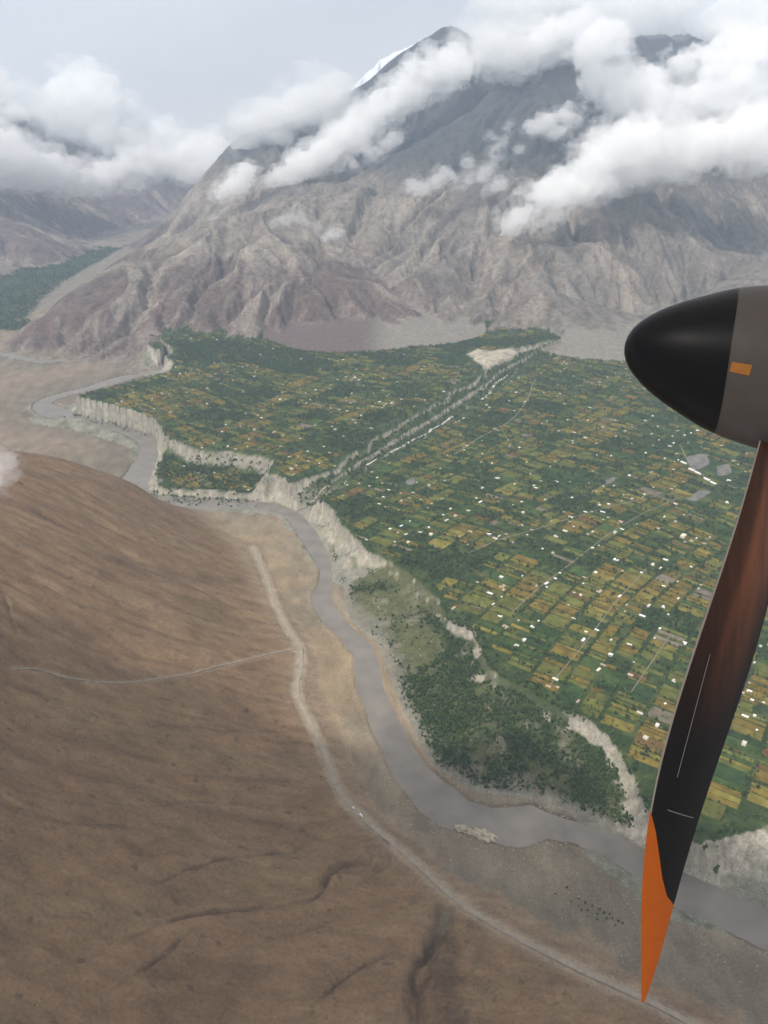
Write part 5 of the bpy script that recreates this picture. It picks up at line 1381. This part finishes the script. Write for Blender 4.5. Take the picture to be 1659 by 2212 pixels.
def cloud(label, puffs, density, voxel, rag=1.75, veil=0.3, fluff=5):
    """puffs: (px, py, metres away, radius in frame units); a dense core inside a thin ragged veil"""
    core, thin, rs = [], [], []
    full = []
    for a, b in zip(puffs, puffs[1:] + puffs[-1:]):
        full.append(a)
        if a is not b and math.hypot(a[0] - b[0], a[1] - b[1]) < 2.2 * (a[3] + b[3]):
            for t in (0.35, 0.68): full.append(tuple(a[i] * (1 - t) + b[i] * t for i in range(3)) + ((a[3] * (1 - t) + b[3] * t) * crng.uniform(0.6, 1.0),))
    for (px, py, d, r) in full:
        p = Vector(at_range(px, py, d)); s = r / FOC * (p - Vector((0, 0, CAM_Z))).length
        rs.append(s)
        p = p + Vector((crng.uniform(-.3, .3), crng.uniform(-.5, .5), crng.uniform(-.25, .25))) * s
        core.append((p, s * crng.uniform(0.5, 0.95))); thin.append((p, s * crng.uniform(0.9, 1.25)))
        for k in range(fluff):
            a, e = crng.uniform(0, 6.283), crng.uniform(-0.5, 1.2)
            q = Vector((math.cos(a) * math.cos(e), math.sin(a) * math.cos(e), math.sin(e)))
            if k < 3: core.append((p + q * s * crng.uniform(0.5, 0.9), s * crng.uniform(0.2, 0.45)))
            else: thin.append((p + q * s * crng.uniform(0.9, 1.7), s * crng.uniform(0.15, 0.4)))
    R_ = sum(rs) / len(rs)
    root = bpy.data.objects.new("cloud", None); COL.objects.link(root)
    root["label"] = label; root["category"] = "cloud"; root["group"] = "clouds round the mountains"
    hull("core", core, voxel, R_ * 0.85, rag, cloud_mat("cloud mist", density * 0.7), root)
    hull("veil", thin, voxel, R_, rag * 1.25, cloud_mat("thin cloud mist", density * 0.8 * veil), root)
    return root
def big(pts, d0, d1): return [(a, b_, d, r * 1.25) for a, b_, d, r in chain(pts, d0, d1)]
def chain(pts, d0, d1):
    n = len(pts); return [(p[0], p[1], d0 + (d1 - d0) * i / max(1, n - 1), p[2]) for i, p in enumerate(pts)]
cloud("towering bright cumulus over the far-left valley", big([(-30,340,50),(0,370,40),(30,345,44),(70,330,50),(110,320,52),(150,345,45),(160,290,48),(180,240,42),(200,215,32),(225,275,40),(250,320,42),(300,330,36),(345,325,30),(380,345,24),(330,360,22),(110,370,34),(40,380,30),(210,350,36),(150,385,22)], 11200, 11800), 0.010, 26)
cloud("low white cloud blanket lying along the far-left mountain", chain([(-60,320,46),(-20,335,44),(25,350,38),(70,362,34),(115,376,28),(160,384,24),(205,384,22),(250,376,24),(300,362,26),(350,352,24),(395,350,20)], 7900, 10000), 0.010, 18)
cloud("small heaped cloud between the cumulus and the dark ridge", chain([(400,340,26),(430,325,30),(455,310,24),(470,345,28),(440,365,26),(410,365,20),(490,360,14)], 10900, 10600), 0.010, 24)
cloud("grey cloud bank along the ridge below the snow peak", chain([(540,275,28),(580,265,32),(620,245,34),(660,230,36),(700,215,36),(735,205,32),(600,290,28),(520,305,22)], 9000, 8900), 0.006, 26)
cloud("little bright puff standing before the dark ridge", chain([(534,368,12),(525,382,19),(510,398,20),(490,412,15),(470,425,9)], 7300, 7200), 0.016, 9)
cloud("long diagonal cloud climbing the shaded face of the rear summit", chain([(590,390,7),(620,378,14),(655,360,22),(690,338,27),(730,305,28),(765,278,28),(800,258,29),(840,232,30),(880,200,30),(920,168,32),(960,145,32),(995,130,24)], 7500, 8500), 0.014, 12)
cloud("ragged wisps below the long diagonal cloud", chain([(770,350,12),(800,335,17),(830,315,14),(855,295,13),(790,318,12)], 7500, 7700), 0.006, 10)
cloud("broad white cloud bank across the front mountain face", chain([(1100,482,14),(1120,470,20),(1150,455,24),(1185,435,28),(1220,405,34),(1260,380,36),(1300,350,38),(1345,335,40),(1390,325,42),(1440,325,42),(1490,310,42),(1540,300,44),(1590,295,44),(1640,290,46),(1690,285,50),(1320,385,22),(1400,368,22),(1460,360,20),(1255,425,16)], 5450, 6250), 0.016, 10)
cloud("broken wisps streaming off the left end of the cloud bank", chain([(890,405,12),(915,412,15),(940,395,17),(960,372,14),(1000,390,16),(1035,380,17),(1060,355,14),(1075,325,10),(1015,350,11),(1085,392,14),(1050,410,11)], 6000, 5900), 0.007, 9)
cloud("small cloud on the spur under the second summit", chain([(1155,275,15),(1180,262,18),(1210,250,18),(1235,262,13),(1200,285,13),(1225,232,10)], 6900, 6900), 0.010, 10)
cloud("thin veil wisps beside the second summit's slope", chain([(1060,295,9),(1085,305,10),(1100,270,8),(1120,320,9)], 6600, 6600), 0.006, 9)
cloud("deep cloud mass swallowing the summits at the upper corner", chain([(1290,110,28),(1310,160,30),(1340,200,30),(1370,235,30),(1410,225,34),(1450,245,36),(1500,225,40),(1550,215,42),(1600,200,44),(1650,220,46),(1700,180,50),(1400,185,22),(1530,150,34),(1590,120,40),(1650,110,46),(1500,265,34),(1580,260,36),(1650,265,36),(1480,150,22)], 7300, 8000), 0.012, 14)
cloud("cloud cap between the two summits", chain([(1045,105,26),(1080,115,30),(1110,130,28),(1150,105,32),(1190,90,34),(1235,70,34),(1270,70,30),(1090,80,30)], 8300, 7900), 0.010, 15)
cloud("high grey cloud filling the sky above the summits", chain([(1090,40,40),(1170,40,44),(1260,30,50),(1350,30,50),(1430,10,50),(1520,80,40),(1660,40,60),(1390,110,28)], 10800, 11200), 0.006, 34)
cloud("faint low wisp over the pale middle ridge", chain([(592,482,9),(615,475,13),(640,470,13),(665,482,10),(685,492,7)], 5700, 5650), 0.006, 8)
cloud("small bright wisp on the pale ridge below the diagonal cloud", chain([(705,515,8),(720,505,12),(735,498,9)], 5350, 5350), 0.010, 7)
cloud("thin wisp below the little bright puff", chain([(458,468,7),(455,488,9),(462,500,7)], 6500, 6500), 0.005, 8)
cloud("close soft cloud scrap drifting before the brown hill", chain([(-25,985,34),(5,1000,28),(24,1008,18),(-30,1035,34),(8,1035,20)], 1500, 1500), 0.012, 5)
def shade_cloud():  # unseen cloud added towards the sun to shade the near hillside
    r = random.Random(12); pts = []
    for k in range(46):
        a, d = r.uniform(0, 6.283), 900 * math.sqrt(r.random()); pts.append((Vector((-350, 640, 0)) + sun_from * (2300 / sun_from.z) + Vector((d * math.cos(a), 0.6 * d * math.sin(a), r.uniform(-40, 40))), r.uniform(110, 210)))
    root = bpy.data.objects.new("cloud", None); COL.objects.link(root); root["label"] = "added unseen cloud sheet shading the near hillside"; root["category"] = "cloud"; root["group"] = "clouds round the mountains"
    hull("veil", pts, 26, 150, 1.2, cloud_mat("thin cloud mist", 0.008), root)
shade_cloud()
print("clouds", time.time() - T0)

# ------------------------------------------------------------------ propeller
PX = 3.2 / FOC        # metres per frame unit at the propeller's distance
M_BLACK, ntb, bb_ = new_mat("glossy black paint")
bb_.inputs["Base Color"].default_value = (0.005, 0.005, 0.006, 1); bb_.inputs["Roughness"].default_value = 0.28; bb_.inputs["Specular IOR Level"].default_value = 0.09; bb_.inputs["Coat Weight"].default_value = 0.0; bb_.inputs["Coat Roughness"].default_value = 0.15
tcb = node(ntb, "ShaderNodeTexCoord"); nbb = node(ntb, "ShaderNodeTexNoise"); nbb.inputs["Scale"].default_value = 9; nbb.inputs["Detail"].default_value = 6
ntb.links.new(tcb.outputs["Object"], nbb.inputs["Vector"]); rb = node(ntb, "ShaderNodeMapRange"); rb.inputs["To Min"].default_value = 0.36; rb.inputs["To Max"].default_value = 0.48
ntb.links.new(nbb.outputs["Fac"], rb.inputs["Value"]); ntb.links.new(rb.outputs["Result"], bb_.inputs["Roughness"])
def local_mat(name, colour, rough, var=0.15, scale=14.0, metal=0.0):
    m, nt, b = new_mat(name)
    t = node(nt, "ShaderNodeTexCoord"); n = node(nt, "ShaderNodeTexNoise"); n.inputs["Scale"].default_value = scale; n.inputs["Detail"].default_value = 5
    nt.links.new(t.outputs["Object"], n.inputs["Vector"])
    mr = node(nt, "ShaderNodeMapRange"); mr.inputs["To Min"].default_value = 1 - var; mr.inputs["To Max"].default_value = 1 + var; nt.links.new(n.outputs["Fac"], mr.inputs["Value"])
    mul = node(nt, "ShaderNodeVectorMath", operation='MULTIPLY'); mul.inputs[0].default_value = colour; nt.links.new(mr.outputs["Result"], mul.inputs[1])
    nt.links.new(mul.outputs["Vector"], b.inputs["Base Color"]); b.inputs["Roughness"].default_value = rough; b.inputs["Metallic"].default_value = metal; b.inputs["Specular IOR Level"].default_value = 0.16
    return m
M_BLADE = local_mat("satin black composite", (0.005, 0.0045, 0.005), 0.4)
M_ORANGE = local_mat("orange tip paint", (0.29, 0.060, 0.004), 0.5, 0.08)
M_BROWN = local_mat("brown blade root", (0.085, 0.042, 0.028), 0.5)
M_EDGE = local_mat("highlit grey leading edge", (0.17, 0.145, 0.125), 0.45)  # metal edge strip, its bright highlight painted into the grey
M_MARK = local_mat("faded orange mark", (0.22, 0.085, 0.018), 0.6, 0.3)
M_BAND = local_mat("grey brown blade blur", (0.052, 0.044, 0.040), 0.5)  # stands for the blurred blade root, put on the spinner's rear
M_LINE = local_mat("bare metal seam", (0.11, 0.10, 0.095), 0.4)
M_COWL = local_mat("pale engine cowling", (0.6, 0.6, 0.6), 0.4)
prop = bpy.data.objects.new("propeller", None); COL.objects.link(prop)
fwd = Vector((0, CP, -SP)); upv = Vector((0, SP, CP)); rgt = Vector((1, 0, 0))
HUBX, HUBY = 1352.0, 744.0
prop.location = Vector((0, 0, CAM_Z)) + fwd * 3.2 + rgt * ((HUBX - CXP) * PX) + upv * ((CYP - HUBY) * PX)
prop.rotation_euler = (-PITCH, 0, 0)           # local x aft, y away from the cabin, z up along the banked aircraft
prop["label"] = "black turboprop propeller with pointed spinner and orange tipped blade close outside the window"; prop["category"] = "propeller"
TILT = -0.15
axis = Vector((1, 0.04, TILT)).normalized(); side_v = axis.cross(Vector((0, 1, 0))).normalized(); upn = side_v; outv = axis.cross(upn).normalized()
prof_px = [(0, 0), (2, 15), (6, 27), (12, 38), (22, 51), (36, 64), (55, 79), (77, 93), (105, 108), (145, 126), (180, 141), (212, 153), (250, 163), (307, 174), (360, 180), (420, 182)]
def radius(s): return np.interp(s, [p[0] for p in prof_px], [p[1] for p in prof_px])
def lathe(name, s_list, mat, parent, lift=0.0, a0=0, a1=2 * math.pi, seg=72, tw=0.0):
    v, f = [], []
    full = abs(a1 - a0 - 2 * math.pi) < 1e-6; k = seg if full else seg + 1
    for s in s_list:
        for i in range(k):
            a = a0 + (a1 - a0) * i / seg
            se_ = s + tw * math.sin(a) * min(1.0, max(0.0, (s - 60) / 160.0)); r = (radius(se_) + lift) * PX
            p = axis * (se_ * PX) + upn * (r * math.cos(a)) + outv * (r * math.sin(a)); v.append(tuple(p))
    for j in range(len(s_list) - 1):
        for i in range(seg if full else seg): f.append((j * k + i, j * k + (i + 1) % k if full else j * k + i + 1, (j + 1) * k + ((i + 1) % k if full else i + 1), (j + 1) * k + i))
    return link_mesh(name, v, f, [mat], parent, smooth_=True)
sl = [0.01, .4, 1, 2, 4, 6, 9, 12, 17, 22, 29, 36, 45, 55, 66, 77, 90, 105, 125, 145, 160, 180, 195, 212, 222]
spin = lathe("spinner", sl, M_BLACK, prop, tw=-50)
lathe("spinner_base", [222.5, 240, 265, 290, 307, 330, 360, 400, 420], M_BAND, prop, tw=-50)
lathe("seam", [221.3, 223.2], M_BAND, prop, lift=0.5, tw=-50)
facing = -math.pi / 2     # side turned to the cabin
if outv.y > 0: pass
def patch_on(name, s0, s1, ang0, ang1, mat):
    return lathe(name, np.linspace(s0, s1, 8), mat, prop, lift=0.9, a0=ang0, a1=ang1, seg=12)
patch_on("paint_mark", 178, 214, math.pi / 2 + 0.24, math.pi / 2 + 0.38, M_MARK)
patch_on("paint_mark", 252, 290, 0.64, 0.80, M_MARK)
lathe("engine_cowling", [460, 480, 520, 600, 800, 1200], M_COWL, prop, lift=30)
# blade
BL = [(880,1648,1730),(930,1632,1726),(1000,1612,1720),(1100,1586,1708),(1200,1556,1692),(1300,1522,1672),(1400,1487,1648),(1500,1456,1616),(1600,1430,1577),(1700,1409,1537),(1800,1394,1504),(1900,1386,1476),(2000,1383,1447),(2100,1383,1414),(2165,1386,1392)]
from_y = np.array([b_[0] for b_ in BL], float)
_cl = np.polyfit(from_y, [b_[1] for b_ in BL], 5); _cr = np.polyfit(from_y, [b_[2] for b_ in BL], 5)
def edge_l(s): return np.polyval(_cl, s)
def edge_r(s): return np.maximum(np.polyval(_cr, s), edge_l(s) + 5)
NA, N0, N1 = 96, 150, 90
def orange_edge(x):     # frame height where the orange begins, across the blade
    return np.interp(x, [1380, 1400, 1412, 1420, 1428, 1440, 1458, 1480, 1520], [1700, 1745, 1790, 1840, 1893, 1935, 1958, 1968, 1972])
us_ = 0.5 - 0.5 * np.cos(2 * np.pi * np.arange(NA) / NA); front = np.arange(NA) < NA // 2
bound = np.full(NA, 1850.0)
for _ in range(40):
    bound = 0.5 * bound + 0.5 * orange_edge(edge_l(bound) + us_ * (edge_r(bound) - edge_l(bound)))
rows = [880 + (bound - 880) * t for t in np.linspace(0, 1, N0)] + [bound + (2165 - bound) * t for t in np.linspace(0, 1, N1 + 1)[1:]]
span_rows = np.array(rows)
bv, root_tint = [], []
def surf(s, u_, fr):
    l, r = edge_l(s), edge_r(s); c = r - l
    tw = np.interp(s, [880, 1300, 2165], [0.75, 0.42, 0.12]); th = np.interp(s, [880, 1100, 1500, 2165], [0.30, 0.17, 0.10, 0.05])
    t_ = th * 2.6 * (0.2969 * math.sqrt(u_) - 0.126 * u_ - 0.3516 * u_ ** 2 + 0.2843 * u_ ** 3 - 0.1036 * u_ ** 4) * c
    y_ = -(t_ if fr else -t_) + (u_ - 0.5) * c * math.tan(tw) * 0.8 - 0.06 * c * math.sin(math.pi * u_)
    return ((l + u_ * c - HUBX) * PX, y_ * PX, (HUBY - s) * PX)
for row in span_rows:
    for i in range(NA):
        s, u_ = row[i], us_[i]
        bv.append(surf(s, u_, front[i]))
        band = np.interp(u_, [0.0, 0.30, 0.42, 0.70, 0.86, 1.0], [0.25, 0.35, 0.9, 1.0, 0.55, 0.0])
        root_tint.append(band * float(smooth(1640, 1080, s)))
groups = {"blade": [], "orange_tip": [], "leading_edge": []}
i_le = [i for i in range(NA) if us_[i] < 0.03]
for j in range(len(span_rows) - 1):
    for i in range(NA):
        q = (j * NA + i, j * NA + (i + 1) % NA, (j + 1) * NA + (i + 1) % NA, (j + 1) * NA + i)
        g = "orange_tip" if j >= N0 - 1 else ("leading_edge" if (i in i_le and (i + 1) % NA in i_le) else "blade")
        groups[g].append(q)
def sub_mesh(name, faces, mat, parent):
    used = sorted({i for q in faces for i in q}); mpx = {o_: n for n, o_ in enumerate(used)}
    o = link_mesh(name, [bv[i] for i in used], [tuple(mpx[i] for i in q) for q in faces], [mat], parent, smooth_=True)
    at_ = o.data.attributes.new("root_tint", 'FLOAT', 'POINT'); at_.data.foreach_set("value", np.array([root_tint[i] for i in used], np.float32))
    return o
groups["orange_tip"].append(tuple((len(span_rows) - 1) * NA + i for i in range(NA)))
# reddish brown mixed in towards the root, in streaks along the blade
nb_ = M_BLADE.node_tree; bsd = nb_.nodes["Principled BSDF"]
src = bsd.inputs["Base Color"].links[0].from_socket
wa_ = node(nb_, "ShaderNodeAttribute", attribute_name="root_tint"); tcx = node(nb_, "ShaderNodeTexCoord"); mpn = node(nb_, "ShaderNodeMapping"); mpn.inputs["Scale"].default_value = (26, 26, 1.6)
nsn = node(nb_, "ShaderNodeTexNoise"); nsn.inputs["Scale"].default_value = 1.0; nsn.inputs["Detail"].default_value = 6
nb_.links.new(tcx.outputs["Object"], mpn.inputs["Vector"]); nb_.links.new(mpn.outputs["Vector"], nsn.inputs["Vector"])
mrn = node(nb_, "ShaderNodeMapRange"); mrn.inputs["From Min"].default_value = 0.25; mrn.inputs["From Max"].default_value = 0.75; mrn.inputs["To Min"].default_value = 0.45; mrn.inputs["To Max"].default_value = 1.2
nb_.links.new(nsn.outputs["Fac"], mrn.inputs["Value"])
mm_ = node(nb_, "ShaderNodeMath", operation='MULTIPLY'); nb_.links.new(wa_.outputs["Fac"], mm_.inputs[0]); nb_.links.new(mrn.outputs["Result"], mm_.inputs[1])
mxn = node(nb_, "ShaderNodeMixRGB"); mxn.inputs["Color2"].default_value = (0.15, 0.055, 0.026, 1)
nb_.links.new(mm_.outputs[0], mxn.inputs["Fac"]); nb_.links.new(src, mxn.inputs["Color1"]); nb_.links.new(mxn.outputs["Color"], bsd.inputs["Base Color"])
bsd.inputs["Roughness"].default_value = 0.33; bsd.inputs["Specular IOR Level"].default_value = 0.14
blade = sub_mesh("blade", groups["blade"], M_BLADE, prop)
for g, m in (("orange_tip", M_ORANGE), ("leading_edge", M_EDGE)):
    sub_mesh(g, groups[g], m, blade)
# thin raised seams on the cabin side of the blade
def seam(pxs, half, name):
    v, f = [], []
    P_ = np.array(pxs, float); t = np.gradient(P_, axis=0); t /= np.linalg.norm(t, axis=1)[:, None]; nn = np.c_[-t[:, 1], t[:, 0]]
    for (x, y), (a, b_) in zip(P_, nn):
        u_ = float(np.clip((x - edge_l(y)) / (edge_r(y) - edge_l(y)), 0.02, 0.98)); yy = surf(y, u_, True)[1] - 0.0022
        for s in (-1, 1): v.append(((x + a * half * s - HUBX) * PX, yy, (HUBY - (y + b_ * half * s)) * PX))
    f = [(2 * i, 2 * i + 1, 2 * i + 3, 2 * i + 2) for i in range(len(P_) - 1)]
    return link_mesh(name, v, f, [M_LINE], blade)
seam([(1437 + i * 6.2, 1744 + i * 2.4) for i in range(11)], 1.1, "seam")
seam([(1524 - 67 * t, 1409 + 265 * t) for t in np.linspace(0, 1, 24)], 0.9, "seam")

# ------------------------------------------------------------------ valley haze: one closed box of even, thin air round everything
hz_me = boxes_mesh("haze", [(-22000, 22000, -4000, 19500, -700, 4200, 0)], [])
hm = bpy.data.materials.new("haze"); hm.use_nodes = True; hm.node_tree.nodes.clear()
ho = hm.node_tree.nodes.new("ShaderNodeOutputMaterial"); hv = hm.node_tree.nodes.new("ShaderNodeVolumePrincipled")
hv.inputs["Color"].default_value = (0.64, 0.79, 1.0, 1); hv.inputs["Density"].default_value = 4.7e-5; hv.inputs["Anisotropy"].default_value = 0.1
hm.node_tree.links.new(hv.outputs[0], ho.inputs["Volume"]); hm.cycles.homogeneous_volume = True
hz_me.materials.append(hm)
haze = bpy.data.objects.new("haze", hz_me); COL.objects.link(haze); haze["kind"] = "stuff"; haze["label"] = "thin pale haze filling the valley air"; haze["category"] = "haze"
print("done", time.time() - T0)
